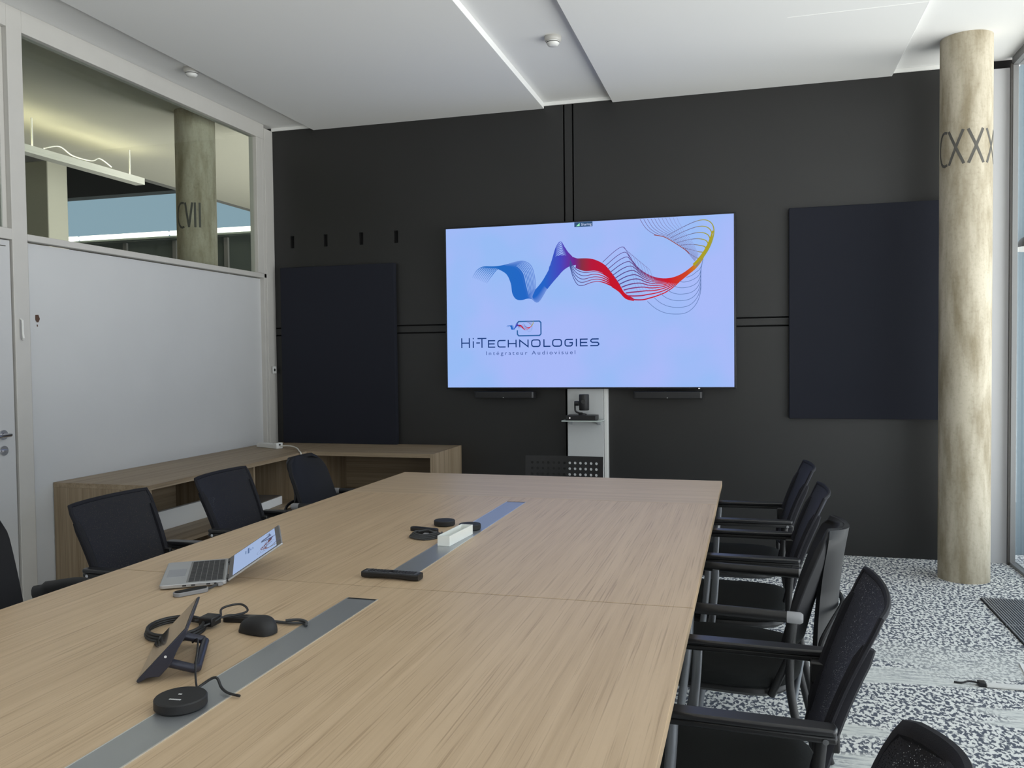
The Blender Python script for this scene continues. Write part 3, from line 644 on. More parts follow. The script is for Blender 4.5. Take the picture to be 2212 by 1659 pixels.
MB().lathe([(0, 0), (.018, 0), (.018, .03), (0, .03)], (-.058, 0, .085), 20, Rx).build('hinge', BLKP, o)
MB().lathe([(0, 0), (.016, 0), (.016, .004), (0, .004)], (.012, -.036, .10), 20, Matrix.Rotation(math.radians(90), 4, 'X')).build('lens', SCRG, o)

# ------------------------------------------------------------------ sideboard (corner unit)
SH = .728
sb = thing('sideboard', 'long open-fronted grey-oak sideboard along the white wall, below the partition glass', 'sideboard', (0, 0, 0))
x0, x1, y0, y1 = XL-.035, -3.222, 3.965, 5.70
MB().box(x0, x1, y0, D-.003, SH-.028, SH).build('top_board', OAKD, sb, bevel=.001, smooth=False)
MB().box(x0, x1-.004, y0+.001, y0+.026, 0, SH-.028).build('end_panel', OAKDZ, sb, bevel=.001, smooth=False)
MB().box(x0, x0+.015, y0+.027, 5.674, .06, SH-.028).build('back_panel', OAKD, sb, smooth=False)
MB().box(x0+.016, x1-.02, 5.02, 5.04, .06, SH-.028).build('divider', OAKDZ, sb, smooth=False)
MB().box(x0+.016, x1-.02, y0+.027, 5.02, .34, .36).build('shelf', OAKD, sb, smooth=False)
MB().box(x0+.016, x1-.02, 5.04, 5.674, .34, .36).build('shelf', OAKD, sb, smooth=False)
MB().box(x0+.016, x1-.01, y0+.027, 5.674, .04, .06).build('bottom_board', OAKD, sb, smooth=False)
MB().box(x0+.30, x0+.33, y0+.027, 5.02, .36, .48).build('inner_panel', WHITEP, sb, smooth=False)
MB().box(x0+.016, x1-.004, 5.675, 5.695, 0, SH-.029).build('end_panel', OAKDZ, sb, smooth=False)
sc_ = thing('sideboard', 'short open-fronted grey-oak sideboard against the charcoal wall under the left felt panel', 'sideboard', (0, 0, 0))
X1 = -2.205; Y0 = 5.70
MB().box(x1+.001, X1-.025, Y0, D-.003, SH-.030, SH).build('top_board', OAKDX, sc_, bevel=.001, smooth=False)
MB().box(X1-.024, X1, Y0, D-.003, 0, SH).build('end_panel', OAKDZ, sc_, bevel=.001, smooth=False)
MB().box(x1+.001, x1+.021, Y0+.001, D-.021, 0, SH-.031).build('end_panel', OAKDZ, sc_, smooth=False)
MB().box(x1+.001, X1-.025, D-.02, D-.004, .05, SH-.031).build('back_panel', OAKDX, sc_, smooth=False)
MB().box(x1+.022, X1-.025, Y0+.02, D-.021, .35, .37).build('shelf', OAKDX, sc_, smooth=False)
MB().box(x1+.022, X1-.025, Y0+.02, D-.021, .03, .05).build('bottom_board', OAKDX, sc_, smooth=False)
o = thing('document_folder', 'white cardboard box file lying on the shelf inside the long sideboard', 'folder', (-3.43, 5.33, .3605), .1)
MB().box(-.13, .13, -.16, .16, 0, .06).build('box', PAPER, o, bevel=.003); MB().box(-.125, .125, -.155, .155, .0605, .066).build('lid', mat('brown_card', (.12, .10, .08, 1), .8), o)
# power strip and its cable on the sideboard
o = thing('power_strip', 'white power strip lying on the sideboard in the corner', 'power strip', (-3.655, 5.885, SH+.0005), math.radians(-22))
MB().box(-.125, .09, -.028, .028, 0, .036).build('housing', WHITEP, o, bevel=.004); MB().box(.09, .135, -.03, .03, 0, .045).build('plug_block', WHITEP, o, bevel=.004)
MB().box(.1355, .1362, -.008, .008, .024, .036).build('switch_hole', GAP, o)
_w = [(-3.53, 5.835, .746), (-3.48, 5.83, .752), (-3.40, 5.80, .752), (-3.31, 5.72, .745), (-3.25, 5.64, .7365), (-3.212, 5.595, .732), (-3.200, 5.585, .70), (-3.198, 5.58, .60), (-3.198, 5.57, .30), (-3.19, 5.56, .02)]
_R = Matrix.Rotation(math.radians(22), 4, 'Z')
MB().tube(spline([_R@(Vector(p)-Vector((-3.655, 5.885, SH+.0005))) for p in _w], 6), .005, 8).build('cord', CABLEW, o)

# ------------------------------------------------------------------ conference table
TL, TR, TN, TF = -1.996, -.152, .672, 4.683
tb = thing('conference_table', 'long light-oak conference table filling the room', 'table', (0, 0, 0))
TT = .74
MB().box(TL, TR, TN, 2.302, TT-.028, TT).build('tabletop_near', OAK, tb, bevel=.0015, smooth=False)
MB().box(TL, TR, 2.306, 3.934, TT-.028, TT).build('tabletop_middle', OAK, tb, bevel=.0015, smooth=False)
MB().box(TL, TR, 3.936, TF, TT-.028, TT).build('tabletop_end', OAKX, tb, bevel=.0015, smooth=False)
for y_, t_ in ((2.304, .0018), (3.935, .0008)): MB().box(TL+.002, TR-.002, y_-t_, y_+t_, TT-.02, TT-.0012).build('joint_strip', GAP, tb, smooth=False)
def tray(y0, y1):
    x0, x1 = -1.108, -1.014
    t_ = MB().box(x0+.003, x1-.003, y0+.004, y1-.014, TT-.02, TT+.0012).build('cable_tray_lid', ALU, tb, smooth=False); t_['label'] = 'brushed metal cable lid'
    b_ = MB(); b_.box(x0, x0+.003, y0, y1, TT-.01, TT+.0014); b_.box(x1-.003, x1, y0, y1, TT-.01, TT+.0018); b_.build('lid_rim', ALUE, t_, smooth=False)
    MB().box(x0+.003, x1-.003, y1-.014, y1, TT-.01, TT+.0006).build('lid_slot', GAP, t_, smooth=False)
tray(.86, 2.178); tray(2.482, 3.812)
for (x, y) in ((TL+.24, .80), (TR-.24, .80), (TL+.24, 2.3), (TR-.24, 2.3), (TL+.24, 3.93), (TR-.24, 3.93), (TL+.24, 4.55), (TR-.24, 4.55)):
    MB().box(x-.03, x+.03, y-.03, y+.03, 0, TT-.075).build('leg', STEEL, tb, bevel=.003)
for y in (.8, 2.3, 3.93, 4.55): MB().box(TL+.2, TR-.2, y-.02, y+.02, TT-.075, TT-.029).build('crossbeam', STEEL, tb)
b = MB(); b.box(-1.16, -.96, .9, 3.9, TT-.13, TT-.03); b.build('cable_trough', GREYP, tb)

# ------------------------------------------------------------------ chairs (front towards -x, origin on the floor under the seat)
def cushion(mb, cx, cy_, a, b_, z0, z1, p=4, n=40, dome=.012):
    rings = [(.0, z0, 1), (.94, z0, 1), (1, z0+.012, 1), (1, z1-.016, 1), (.965, z1-.004, 1), (.8, z1+dome*.55, 1), (.45, z1+dome*.95, 1), (.0, z1+dome, 1)]
    vs = []; fs = []
    for (k, z, _) in rings:
        for j in range(n):
            t = 2*math.pi*j/n; c_, s_ = math.cos(t), math.sin(t)
            r = (abs(c_)**p+abs(s_)**p)**(-1/p); x = cx+a*k*r*c_; y = cy_+b_*k*r*s_
            zz = z-(.018*max(0, (-(x-cx)/a-.6)/.4)**2 if z > z0+.02 else 0)
            vs.append((x, y, zz))
    for i in range(len(rings)-1):
        for j in range(n): fs.append((i*n+j, i*n+(j+1) % n, (i+1)*n+(j+1) % n, (i+1)*n+j))
    mb.add(vs, fs)
def backfn(hw0, hw1, x0, x1, z0, z1, wrap=.030, rc=0.05, bow=.015):
    """leaning back surface: u across, v upwards; wraps forward at the sides, rounded top corners"""
    H = z1-z0
    def f(u, v):
        s_ = u*2-1; z = z0+H*v; hw = hw0+(hw1-hw0)*v
        dt = (1-v)*H
        if dt < rc: hw -= rc-math.sqrt(max(0, rc*rc-(rc-dt)**2))
        db = v*H
        if db < rc*.5: hw -= rc*.5-math.sqrt(max(0, (rc*.5)**2-(rc*.5-db)**2))
        x = x0+(x1-x0)*v+bow*math.sin(math.pi*v)*-1-wrap*abs(s_)**2.2
        return (x, s_*hw, z)
    return f
def border(fn, n=14):
    pts = [fn(i/n, 0) for i in range(n)]+[fn(1, j/n) for j in range(n)]+[fn(1-i/n, 1) for i in range(n)]+[fn(0, 1-j/n) for j in range(n)]
    return pts
def base_frame(o, gy, lm=STEEL):
    for s_ in (-1, 1):
        MB().tube(spline([(-.092, s_*gy, .650), (-.098, s_*gy, .55), (-.115, s_*gy, .40), (-.16, s_*gy, .10), (-.185, s_*gy, .008)], 5), .0125).build('leg', lm, o)
        MB().tube(spline([(.205, s_*(gy-.012), .635), (.195, s_*(gy-.014), .50), (.205, s_*(gy-.012), .38), (.27, s_*gy, .10), (.295, s_*gy, .008)], 5), .0125).build('leg', BLKP, o)
    MB().tube([(-.118, -gy, .385), (-.118, gy, .385)], .010).build('stretcher', lm, o)
    MB().tube([(.204, -gy+.012, .39), (.204, gy-.012, .39)], .010).build('stretcher', lm, o)
def mesh_chair(label, loc, rz, group):
    o = thing('conference_chair', label, 'chair', loc, rz, group)
    mb = MB(); cushion(mb, -.03, 0, .235, .225, .420, .462); mb.build('seat', SEAT, o)
    mb = MB(); cushion(mb, -.03, 0, .222, .212, .390, .4215, dome=0); mb.build('seat_pan', BLKP, o)
    fn = backfn(.192, .220, .208, .345, .50, .888, .028, .008, .014)
    MB().sheet(fn, 24, 18, .006).build('backrest_net', NET, o)
    MB().tube(border(fn), .0065, 8, closed=True, flat=1.3).build('backrest_frame', NETE, o)
    for s_ in (-1, 1):                                        # broad side sleeves
        pts = [Vector(fn(.5+s_*.478, k/13))+Vector((.008, 0, 0)) for k in range(1, 12)]
        MB().tube([p_-Vector((.004, 0, 0)) for p_ in pts], [.008]+[.0125]*9+[.009], 8, flat=1.5).build('side_sleeve', NETE, o)
    for s_ in (-1, 1):
        y = s_*.236
        ar = MB().box(-.20, .235, y-.016, y+.016, .640, .656).build('armrest', BLKP, o, bevel=.005)
        MB().prism([(-.175, -.018), (-.165, -.023), (.10, -.025), (.232, -.021), (.236, 0), (.232, .021), (.10, .025), (-.165, .023), (-.175, .018)], .657, .672, Matrix.Translation((0, y, 0))).build('arm_pad', BLKG, ar, bevel=.005, seg=3)
        MB().lathe([(0, 0), (.006, 0), (.006, .003), (0, .003)], (.213, y-s_*-.0165, .646), 14, Matrix.Rotation(math.radians(-90*s_), 4, 'X')).build('bolt', CHROME, ar)
        MB().box(.188, .242, y-s_*.045-.008, y-s_*.045+.03 if s_ > 0 else y-s_*.045+.008, .60, .652).build('back_bracket', BLKP, o, bevel=.004)
    base_frame(o, .236)
    return o
def padded_chair(label, loc, rz, group, net=False):
    o = thing('armchair', label, 'chair', loc, rz, group)
    mb = MB(); cushion(mb, -.03, 0, .245, .235, .415, .465, 3.4, dome=.02); mb.build('seat', SEAT, o)
    mb = MB(); cushion(mb, -.03, 0, .225, .215, .385, .4165, dome=0); mb.build('seat_pan', BLKP, o)
    f0 = backfn(.222, .212, .215, .335, .535, .885, .045, .10, .010)
    MB().sheet(f0, 26, 20, .022).build('backrest_cushion', NET if net else CUSH, o, bevel=.006)
    if net: MB().tube(border(f0), .011, 8, closed=True, flat=1.4).build('backrest_frame', NETE, o)
    def f1(u, v):                                           # rear shell, narrow waist and flared foot
        s_ = u*2-1; H = .40; z = .485+H*v
        hw = .120+.085*(abs(v-.50)/.50)**1.6 if v > .50 else .120+.115*((.50-v)/.50)**1.1
        dt = (1-v)*H
        if dt < .07: hw -= .07-math.sqrt(max(0, .07**2-(.07-dt)**2))
        if v*H < .05: hw -= .05-math.sqrt(max(0, .05**2-(.05-v*H)**2))
        x = .268+.080*v+.045*(1-v)**2
        return (x-.050*abs(s_)**2.2, s_*hw, z)
    if not net:
        MB().sheet(f1, 20, 22, .016).build('back_shell', SHELLG, o)
        ring = []
        for k in range(36):
            a = 2*math.pi*k/36; c_, s_ = math.cos(a), math.sin(a); r = (abs(c_)**3.5+abs(s_)**3.5)**(-1/3.5)
            ring.append((.325+.010*s_-.045*abs(c_)**2, .215*r*c_, .570+.072*r*s_))
        MB().tube(ring, .0075, 8, closed=True).build('lumbar_loop', SHELLG, o)
    for s_ in (-1, 1):
        y = s_*.262
        ar = MB().tube([(-.22, y, .650), (-.21, y, .656), (.19, y, .656)], .0165, 14).build('armrest', BLKP, o)
        MB().tube([(.19, y, .656), (.226, y, .656), (.234, y, .656)], [.0170, .0170, .012], 14).build('end_cap', GREYP, ar)
        MB().tube([(.20, y-s_*.01, .64), (.19, y-s_*.03, .52), (.14, y-s_*.05, .40)], .012).build('back_bracket', BLKP, o)
    base_frame(o, .250)
    return o
RC = 'dark conference chairs along the window side of the table'; LCg = 'dark conference chairs along the sideboard side of the table'
OX = -.062
mc = mesh_chair('navy-black net-back armchair at the window side, second nearest the camera', (OX+.004, 2.034, 0), math.radians(-3.0), RC)
def place(src, label, loc, rz, group):
    c_ = copy_tree(src); c_.location = loc; c_.rotation_euler = (0, 0, rz); c_['label'] = label; c_['group'] = group
    for ch in bpy.data.objects: pass
    return c_
place(mc, 'navy-black net-back armchair at the window side, directly behind the rounded padded one', (OX+.004, 3.482, 0), math.radians(-1.5), RC)
place(mc, 'navy-black net-back armchair at the window side, farthest from the camera', (OX, 4.212, 0), math.radians(1), RC)
place(mc, 'navy-black net-back armchair in front of the near end panel of the sideboard', (-2.105, 2.765, 0), math.radians(181.5), LCg)
place(mc, 'navy-black net-back armchair on the sideboard side, beyond the open laptop', (-2.098, 3.490, 0), math.radians(183), LCg)
pc = padded_chair('black padded armchair with rounded back and grey arm caps at the window side', (OX+.002, 2.845, 0), math.radians(-6.5), RC)
place(pc, 'dark padded armchair with grey arm cap in the sideboard corner', (-2.09, 4.190, 0), math.radians(184), LCg)
nc = padded_chair('black armchair with rounded top cut by the lower right frame edge, nearest the camera', (OX-.012, 1.200, 0), math.radians(-5), RC, net=True)

# office chair at the left edge
oc = thing('office_chair', 'black office chair with curved armrest cut off by the left frame edge', 'chair', (-2.11, 1.985, 0), math.radians(180))
mb = MB(); cushion(mb, -.03, 0, .245, .24, .415, .47, 3.4, dome=.02); mb.build('seat', SEAT, oc)
f0 = backfn(.215, .16, .205, .25, .50, .98, .05, .12, .01)
MB().sheet(f0, 26, 20, .025).build('backrest', CUSH, oc, bevel=.006)
for s_ in (-1, 1):
    y = s_*.25
    ar = MB().tube(spline([(.16, y, .66), (.08, y, .675), (-.04, y, .692), (-.14, y, .668), (-.20, y, .640)], 6), [.016]*4+[.021]*18+[.024]*3, 12, flat=.0+1.6).build('armrest', BLKM, oc)
    MB().box(.10, .15, y-.012, y+.012, .42, .66).build('arm_post', BLKP, oc, bevel=.004)
MB().tube([(0, 0, .08), (0, 0, .40)], .025).build('gas_column', STEEL, oc)
for k in range(5):
    a = 2*math.pi*k/5+.3; lg = MB().tube([(0, 0, .10), (.28*math.cos(a), .28*math.sin(a), .065)], [.028, .016]).build('leg', BLKP, oc)
    MB().lathe([(0, -.012), (.026, -.012), (.026, .012), (0, .012)], (.28*math.cos(a), .28*math.sin(a), .027), 16, Matrix.Rotation(a, 4, 'Z')@Matrix.Rotation(math.radians(90), 4, 'X')).build('castor', BLKP, lg)
MB().box(-.1, .12, -.06, .06, .385, .416).build('mechanism', BLKP, oc, bevel=.01)
MB().tube([(.10, 0, .40), (.21, 0, .41), (.235, 0, .55)], .02, flat=1.6).build('back_support', BLKP, oc)
# perforated chair at the far end
pj = thing('side_chair', 'black plastic side chair with perforated back at the far end of the table', 'chair', (-1.118, 4.86, 0))
def perforated():
    mb = MB(); nx_, nz_ = 13, 8; W2, Z0, Z1 = .245, .47, .802; cw = (2*W2-.05)/nx_; chh = (Z1-Z0-.05)/nz_
    fx = lambda x, z: (x, .245+.11*(z-Z0)-.30*x*x-0.0, z)
    for side in (0, .006):
        xs = [-W2]+[-W2+.025+i*cw for i in range(nx_+1)]+[W2]; zs = [Z0]+[Z0+.025+i*chh for i in range(nz_+1)]+[Z1]
        for i in range(len(xs)-1):
            for j in range(len(zs)-1):
                a, b_, c_, d_ = xs[i], xs[i+1], zs[j], zs[j+1]
                inner = 0 < i < len(xs)-2 and 0 < j < len(zs)-2
                sh = lambda p: Vector(p)+Vector((0, side, 0))
                if not inner:
                    mb.add([sh(fx(a, c_)), sh(fx(b_, c_)), sh(fx(b_, d_)), sh(fx(a, d_))], [(0, 1, 2, 3)])
                else:
                    m_, n_ = (a+b_)/2, (c_+d_)/2; r = .0085
                    sq = []; ci = []
                    for k in range(12):
                        t = math.radians(45+30*k); cx, cz = math.cos(t), math.sin(t); mx_ = max(abs(cx), abs(cz))
                        sq.append(sh(fx(m_+cx/mx_*(b_-a)/2, n_+cz/mx_*(d_-c_)/2))); ci.append(sh(fx(m_+cx*r, n_+cz*r)))
                    mb.add(sq+ci, [(k, (k+1) % 12, (k+1) % 12+12, k+12) for k in range(12)])
    return mb
bm_ = perforated(); o = bm_.build('backrest', BLKP, pj, smooth=False)
b = MB(); 
for s_ in (-1, 1): b.box(s_*.245-.003, s_*.245+.003, .225, .273, .47, .802)
b.box(-.246, .246, .262, .290, .799, .806)
mb = MB(); cushion(mb, 0, 0, .22, .225, .435, .455, 4, dome=.004); mb.build('seat', BLKP, pj)
for s_ in (-1, 1):
    MB().tube(spline([(s_*.20, -.19, .008), (s_*.19, -.17, .25), (s_*.18, -.16, .435)], 4), .011).build('leg', STEEL, pj)
    MB().tube(spline([(s_*.21, .22, .008), (s_*.20, .19, .25), (s_*.205, .20, .44), (s_*.21, .225, .47), (s_*.21, .236, .56)], 4), .011).build('leg', STEEL, pj)

# ------------------------------------------------------------------ things on the table
Z = TT+.0005
# laptop: local x from hinge towards the table edge is negative (user side), hinge along y
lp = thing('laptop', 'open silver laptop showing the same wave picture on the table', 'laptop', (-1.606, 2.340, Z), .573)
LW, LD = .300, .190
base = MB().prism(rrect(LD, LW, .010, 4, -LD/2-.004, 0), .003, .0145).build('base', SILV, lp, bevel=.002)
b = MB()
for s_ in (-1, 1): b.box(-LD+.01, -.02, s_*.12-.01, s_*.12+.01, 0, .003)
b.build('foot', BLKM, base)
kb = MB()
for r_ in range(6):
    n_ = 14; yy = -.132
    for k in range(n_): kb.box(-.031-r_*.0165, -.031-r_*.0165+.0145, yy+k*.0189, yy+k*.0189+.0168, .0148, .0158)
MB().box(-.120, -.012, -.136, .136, .0143, .0149).build('key_well', mat('key_well_grey', (.20, .20, .20, 1), .5), base)
kb.build('keyboard', KEYS, base, smooth=False)
MB().box(-.182, -.128, -.052, .042, .0145, .0149).build('trackpad', mat('trackpad_grey', (.30, .31, .34, 1), .3, .3), base)
b = MB()
for x in (-.040, -.062, -.105, -.13): b.box(x, x+.011, -.1505, -.1495, .0065, .0105)
b.build('ports', KEYS, base)
th = .560
Ml = Matrix.Translation((0, 0, .013))@Matrix.Rotation(-th, 4, 'Y')
lid = MB().box(0, .190, -LW/2, LW/2, -.003, .003, Ml).build('lid', SILV, lp, bevel=.002)
MB().box(.002, .188, -LW/2+.003, LW/2-.003, .003, .0036, Ml).build('bezel', BEZEL, lid)
MB().box(.018, .172, -LW/2+.012, LW/2-.012, .0036, .0040, Ml).build('display', emit('laptop_screen', srgb(158, 178, 214), 1.0), lid, smooth=False)
mb = MB(); wave(mb, -.0002, .125, (.0, .0), True)
# picture plane (x right, z up) -> lid plane: right of the picture is towards -y seen by the user
Mp = Ml@Matrix.Translation((.115, 0, .0042))@Matrix(((0, 0, 1, 0), (-1, 0, 0, 0), (0, -1, 0, 0), (0, 0, 0, 1)))
mb.v = [tuple(Mp@Vector((p[0], p[1], p[2]))) for p in mb.v]
dk = lerpc
mb.col = [tuple((c_[i]*.25+(c_[0]+c_[1]+c_[2])/3*.35)*.75+.02 for i in range(3))+(1,) for c_ in mb.col]
mb.build('wave_picture', VC, lid, smooth=False)
mb = MB()
for (z_, x0_, x1_, w_) in ((-.052, -.095, -.015, .006), (-.062, -.075, -.030, .003)):
    poly2(mb, [(x0_, z_), (x1_, z_)], w_, 0, srgb(90, 112, 150))
poly2(mb, [(-.062, -.036), (-.040, -.036), (-.040, -.044), (-.062, -.044)], .002, 0, srgb(70, 100, 150), True)
mb.v = [tuple(Ml@Matrix.Translation((.125, 0, .0043))@Matrix(((0, 0, 1, 0), (-1, 0, 0, 0), (0, -1, 0, 0), (0, 0, 0, 1)))@Vector(p)) for p in mb.v]
mb.build('logo_picture', VC, lid, smooth=False)
b = MB()
for s_ in (-1, 1): b.tube([(-.001, s_*.11-.025, .012), (-.001, s_*.11+.025, .012)], .006)
b.build('hinge', BLKP, lp)

def dongle(name, label, loc, rz, length, w_, h, top, body, parts=True):
    o = thing(name, label, 'wireless dongle', loc, rz, 'wireless presentation dongles on the table')
    MB().prism(rrect(length, w_, w_*.46, 8), 0, h).build('body', body, o, bevel=.002)
    MB().prism(rrect(length*.93, w_*.8, w_*.38, 8), h, h+.0008).build('button_face', top, o)
    return o
d1 = dongle('presentation_dongle', 'grey capsule dongle with black face plugged into the laptop', (-1.575, 2.104, Z), math.radians(57), .100, .036, .012, GAP, GREYP)
MB().tube(spline([(.045, 0, .006), (.06, .004, .006), (.075, .012, .007), (.088, .018, .008)], 5), .004).build('lead', CABLEG, d1)
MB().box(.086, .102, .010, .028, .004, .012).build('plug', GREYP, d1, bevel=.001)
d2 = dongle('presentation_dongle', 'black stick dongle lying behind the computer mouse', (-1.270, 1.912, Z), math.radians(8), .115, .030, .014, BLKG, BLKP)
MB().tube(spline([(.055, 0, .008), (.08, -.006, .005), (.11, -.014, .005), (.14, -.020, .006), (.165, -.012, .005), (.18, -.030, .005)], 6), .0038).tube(spline([(.12, -.02, .012), (.15, -.010, .012), (.175, -.020, .011), (.18, -.034, .005)], 6), .0036).build('braided_lead', CABLEG, d2)
d3 = dongle('presentation_dongle', 'black stick dongle lying beside the coiled braided cable', (-1.235, 3.085, Z), math.radians(-12), .125, .030, .014, BLKG, BLKP)
# coil of braided cable
b = MB()
for k in range(4):
    rx, ry = .058-.006*k, .052-.005*k; ph = k*.5
    pts = [(rx*math.cos(a)+.004*math.sin(3*a+ph), ry*math.sin(a)+.003*math.cos(2*a+ph), .004+.0045*k+.002*math.sin(2*a+ph)) for a in [2*math.pi*j/40 for j in range(40)]]
    b.tube(pts, .0034, 7, closed=True)
b.tube(spline([(-.03, .0, .02), (.0, .02, .024), (.03, .0, .022), (.05, .03, .01), (.04, .07, .006)], 6), .0034, 7)
o = b.build('cable_coil', CABLEG); o.location = (-1.190, 2.985, Z); tag(o, 'coil of grey braided cable in front of the second dongle, by the white box', 'cable')
MB().box(-.008, .012, -.01, .008, .010, .016).build('plug', GREYP, o, bevel=.002)

# mouse
def mouse():
    mb = MB(); nu, nv = 24, 12; vs = []; fs = []
    for i in range(nv+1):
        ph = math.pi/2*i/nv
        for j in range(nu):
            a = 2*math.pi*j/nu; r = math.cos(ph)**.55
            x = .056*r*math.cos(a); y = .033*r*math.sin(a)*(1-.10*math.cos(a)); z = .004+.036*math.sin(ph)**.9*(1-.22*math.cos(a)*r-.12*(x/.056)**2)
            vs.append((x, y, max(.004, z)))
    for i in range(nv):
        for j in range(nu): fs.append((i*nu+j, i*nu+(j+1) % nu, (i+1)*nu+(j+1) % nu, (i+1)*nu+j))
    fs.append(tuple(range(nu))[::-1]); mb.add(vs, fs); return mb
o = thing('computer_mouse', 'black wireless computer mouse beside the near cable lid', 'mouse', (-1.188, 1.845, Z), math.radians(168))
MB.build(mouse(), 'shell', BLKM, o); MB().tube([(-.050+.085, 0, .0285), (-.05+.095, 0, .0235)], .004, 10).build('scroll_wheel', SHELLG, o)
b = MB().prism(rrect(.1, .055, .02), 0, .005); b.build('sole', BLKP, o)

# touch console on loop stand
tcn = thing('touch_console', 'dark touch-screen console on a loop stand, left of the near cable lid', 'tablet', (-1.247, 1.479, Z+.0062), .530)
th2 = .802; up_ = Vector((math.cos(th2), 0, math.sin(th2))); nrm_ = Vector((-math.sin(th2), 0, math.cos(th2)))   # face normal looks to -x/up
LT, WT = .146, .249
def P3(s_, y, d_): v = up_*s_+nrm_*d_; return (v.x, y, v.z)
b = MB()
prof = [(0, 0), (LT, 0), (LT+.002, -.004), (LT-.012, -.011), (.100, -.019), (.07, -.030), (.035, -.030), (.02, -.014), (-.001, -.006)]
vs = [P3(s_, 0, d_) for s_, d_ in prof]+[P3(s_, WT, d_) for s_, d_ in prof]; n_ = len(prof)
b.add(vs, [tuple(range(n_)), tuple(range(n_, 2*n_))[::-1]]+[(i, (i+1) % n_, (i+1) % n_+n_, i+n_) for i in range(n_)])
bd = b.build('body', TABB, tcn, bevel=.002)
b = MB(); b.add([P3(.004, .004, .0006), P3(LT-.004, .004, .0006), P3(LT-.004, WT-.004, .0006), P3(.004, WT-.004, .0006)], [(0, 1, 2, 3)]); b.build('touch_screen', SCRG, tcn, smooth=False)
hA = Vector(P3(.062, .022, -.026)); hB = Vector(P3(.062, .210, -.026))
fA = Vector((.119, .018, .0075)); fB = Vector((.119, .214, .0075))
b = MB().tube([hA, hA.lerp(fA, .93), fA+Vector((.0, .008, 0)), fB-Vector((0, .008, 0)), hB.lerp(fB, .93), hB], .0095, 10, flat=1.0); b.build('loop_stand', TABB, tcn)
MB().lathe([(0, 0), (.0028, 0), (.0028, .0006), (0, .0006)], P3(.075, -.0006, -.010), 12, Matrix.Rotation(math.radians(90), 4, 'X')).build('side_light', LIGHTM, tcn)
# cables behind the console
Mt = Matrix.Translation((-1.36, 1.80, Z))
b = MB()
for k in range(3):
    b.tube([(-1.388+(.085-.004*k)*math.cos(a)*.62-(.05)*math.sin(a), 1.792+(.105-.005*k)*math.sin(a)*.62+.045*math.cos(a), Z+.005+.006*k) for a in [2*math.pi*j/44 for j in range(44)]], .0042, 8, closed=True)
b.tube(spline([(-1.33, 1.80, Z+.012), (-1.31, 1.86, Z+.02), (-1.335, 1.91, Z+.03), (-1.31, 1.955, Z+.03), (-1.275, 1.93, Z+.02), (-1.31, 1.87, Z+.02), (-1.36, 1.83, Z+.02)], 7), .003, 7)
b.tube(spline([(-1.36, 1.70, Z+.02), (-1.33, 1.66, Z+.022), (-1.30, 1.62, Z+.03)], 5), .0035, 7)
o = b.build('cable_coil', CABLEB); tag(o, 'loops of black cable behind the touch console', 'cable')
MB().box(-1.35, -1.31, 1.83, 1.87, Z+.006, Z+.03).build('plug', BLKP, o, bevel=.003)

# round microphones
def puck(label, loc, rz, r=.047, marks=True):
    o = thing('table_microphone', label, 'microphone', loc, rz, 'round black table microphones')
    MB().lathe([(r-.004, 0), (r, .004), (r, .019), (r-.002, .0215), (0, .022)], n=48).build('body', BLKM, o)
    if marks:
        MB().box(-.008, -.001, .004, .008, .0221, .0225).build('touch_mark', LIGHTM, o, smooth=False)
        b_ = MB()
        for k in range(7): b_.box(-.012+k*.0036, -.0095+k*.0036, -.022, -.0175, .0221, .0225)
        b_.build('maker_mark', LIGHTM, o, smooth=False)
    return o
p1 = puck('round black table microphone on the near cable lid', (-1.079, 1.403, Z+.001), .1, .050)
_Q = (Matrix.Translation((-1.079, 1.403, Z+.001))@Matrix.Rotation(.1, 4, 'Z')).inverted()
_c = lambda L_: [_Q@Vector(p) for p in L_]
MB().tube(spline(_c([(-1.085, 1.452, .752), (-1.083, 1.475, .757), (-1.062, 1.492, .768), (-1.045, 1.487, .750), (-1.020, 1.474, .7465), (-.990, 1.468, .746)]), 6), .0028, 8).tube(spline(_c([(-1.185, 1.585, .80), (-1.165, 1.575, .812), (-1.150, 1.555, .80), (-1.138, 1.530, .770), (-1.115, 1.500, .748), (-1.090, 1.472, .746)]), 6), .0022, 7).build('lead', CABLEB, p1)
puck('round black table microphone on the bare oak, left of the white box', (-1.200, 3.218, Z), 0, .043, False)
puck('round black table microphone half behind the white box on the far lid', (-1.072, 3.160, Z+.001), 0, .044, False)
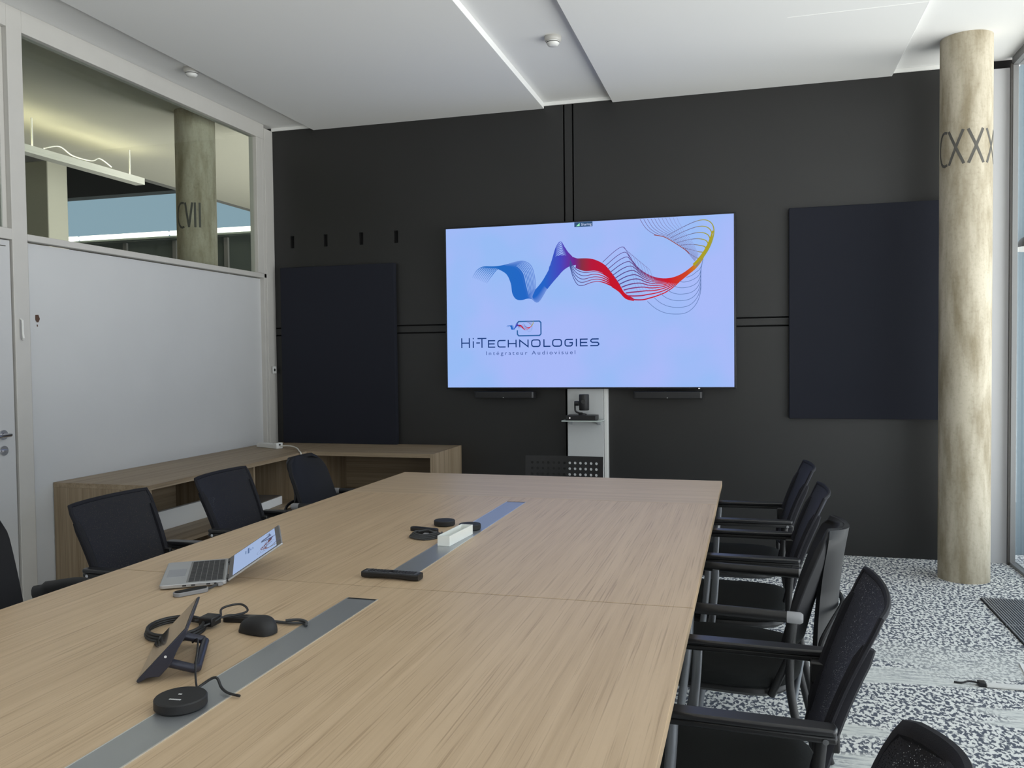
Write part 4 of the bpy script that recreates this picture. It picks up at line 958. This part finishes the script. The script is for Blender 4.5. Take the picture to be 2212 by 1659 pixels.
# remote control
o = thing('remote_control', 'black remote control lying across the near end of the far cable lid', 'remote control', (-1.071, 2.402, Z), math.radians(-2))
out = []
n_ = 12
b = MB()
secs = []
for i in range(13):
    t = i/12; x = -.096+.192*t; w_ = .024*(1-.10*math.sin(math.pi*t)); z0 = .002+.004*math.sin(math.pi*min(1, max(0, (t-.15)/.7))); e = 1 if 0 < i < 12 else .82
    secs.append([(x, -w_*e, z0+.004), (x, -w_*.8*e, z0), (x, w_*.8*e, z0), (x, w_*e, z0+.004), (x, w_*e, .017), (x, w_*.86*e, .020), (x, -w_*.86*e, .020), (x, -w_*e, .017)])
vs = [p for s_ in secs for p in s_]; fs = []
for i in range(12):
    for j in range(8): fs.append((i*8+j, i*8+(j+1) % 8, (i+1)*8+(j+1) % 8, (i+1)*8+j))
fs += [tuple(range(8))[::-1], tuple(range(96, 104))]
b.add(vs, fs); b.build('body', BLKP, o)
MB().box(-.088, .088, -.018, .018, .0199, .0204).build('face_plate', mat('remote_face', (.09, .095, .11, 1), .35), o)
b = MB()
for i in range(15):
    if i == 7: continue
    for j in range(3): b.box(-.075+i*.0105, -.068+i*.0105, -.0135+j*.0098, -.0065+j*.0098, .0204, .0222)
b.build('keypad', KEYS, o, smooth=False)
MB().lathe([(.009, .0204), (.009, .0228), (.004, .0228), (.004, .0204)], (0.002, 0, 0), 20).build('ring_key', BLKG, o)
# white open box
o = thing('acrylic_tray', 'small white translucent open box standing on the far cable lid', 'box', (-1.062, 2.965, Z+.0012), math.radians(-3.5))
b = MB(); w_, l_, h_ = .0235, .112, .036
b.box(-w_, w_, -l_, l_, 0, .003)
b.box(-w_, -w_+.003, -l_, l_, .003, h_); b.box(w_-.003, w_, -l_, l_, .003, h_); b.box(-w_+.003, w_-.003, -l_, -l_+.003, .003, h_); b.box(-w_+.003, w_-.003, l_-.003, l_, .003, h_)
b.build('shell', ACR, o, smooth=False)
MB().box(-w_+.004, w_-.004, -.10, .10, .003, .012).build('content', mat('grey_green_content', (.40, .42, .36, 1), .6), o)

# ------------------------------------------------------------------ things on the floor by the window
o = thing('cable_cover', 'white cable duct lying on the carpet by the window', 'cable duct', (.955, 3.965, 0), math.radians(-1))
MB().prism([(0, -.022), (0, .022), (.60, .022), (.60, -.022)], .001, .012).build('duct', WHITEP, o, bevel=.004)
MB().box(-.03, .0, -.018, .018, .001, .02).build('end_block', BLKP, o, bevel=.003)
MB().tube(spline([(-.03, 0, .012), (-.06, .01, .012), (-.09, 0, .006), (-.12, .005, .005)], 5), .004).build('lead', CABLEB, o)
o = MB().prism([(0, 0), (.21, -.03), (.25, .22), (.03, .26)], .001, .006).build('paper_sheet', PAPER, smooth=False); o.location = (1.138, 4.02, 0); tag(o, 'white sheet lying on the carpet at the right frame edge', 'paper')
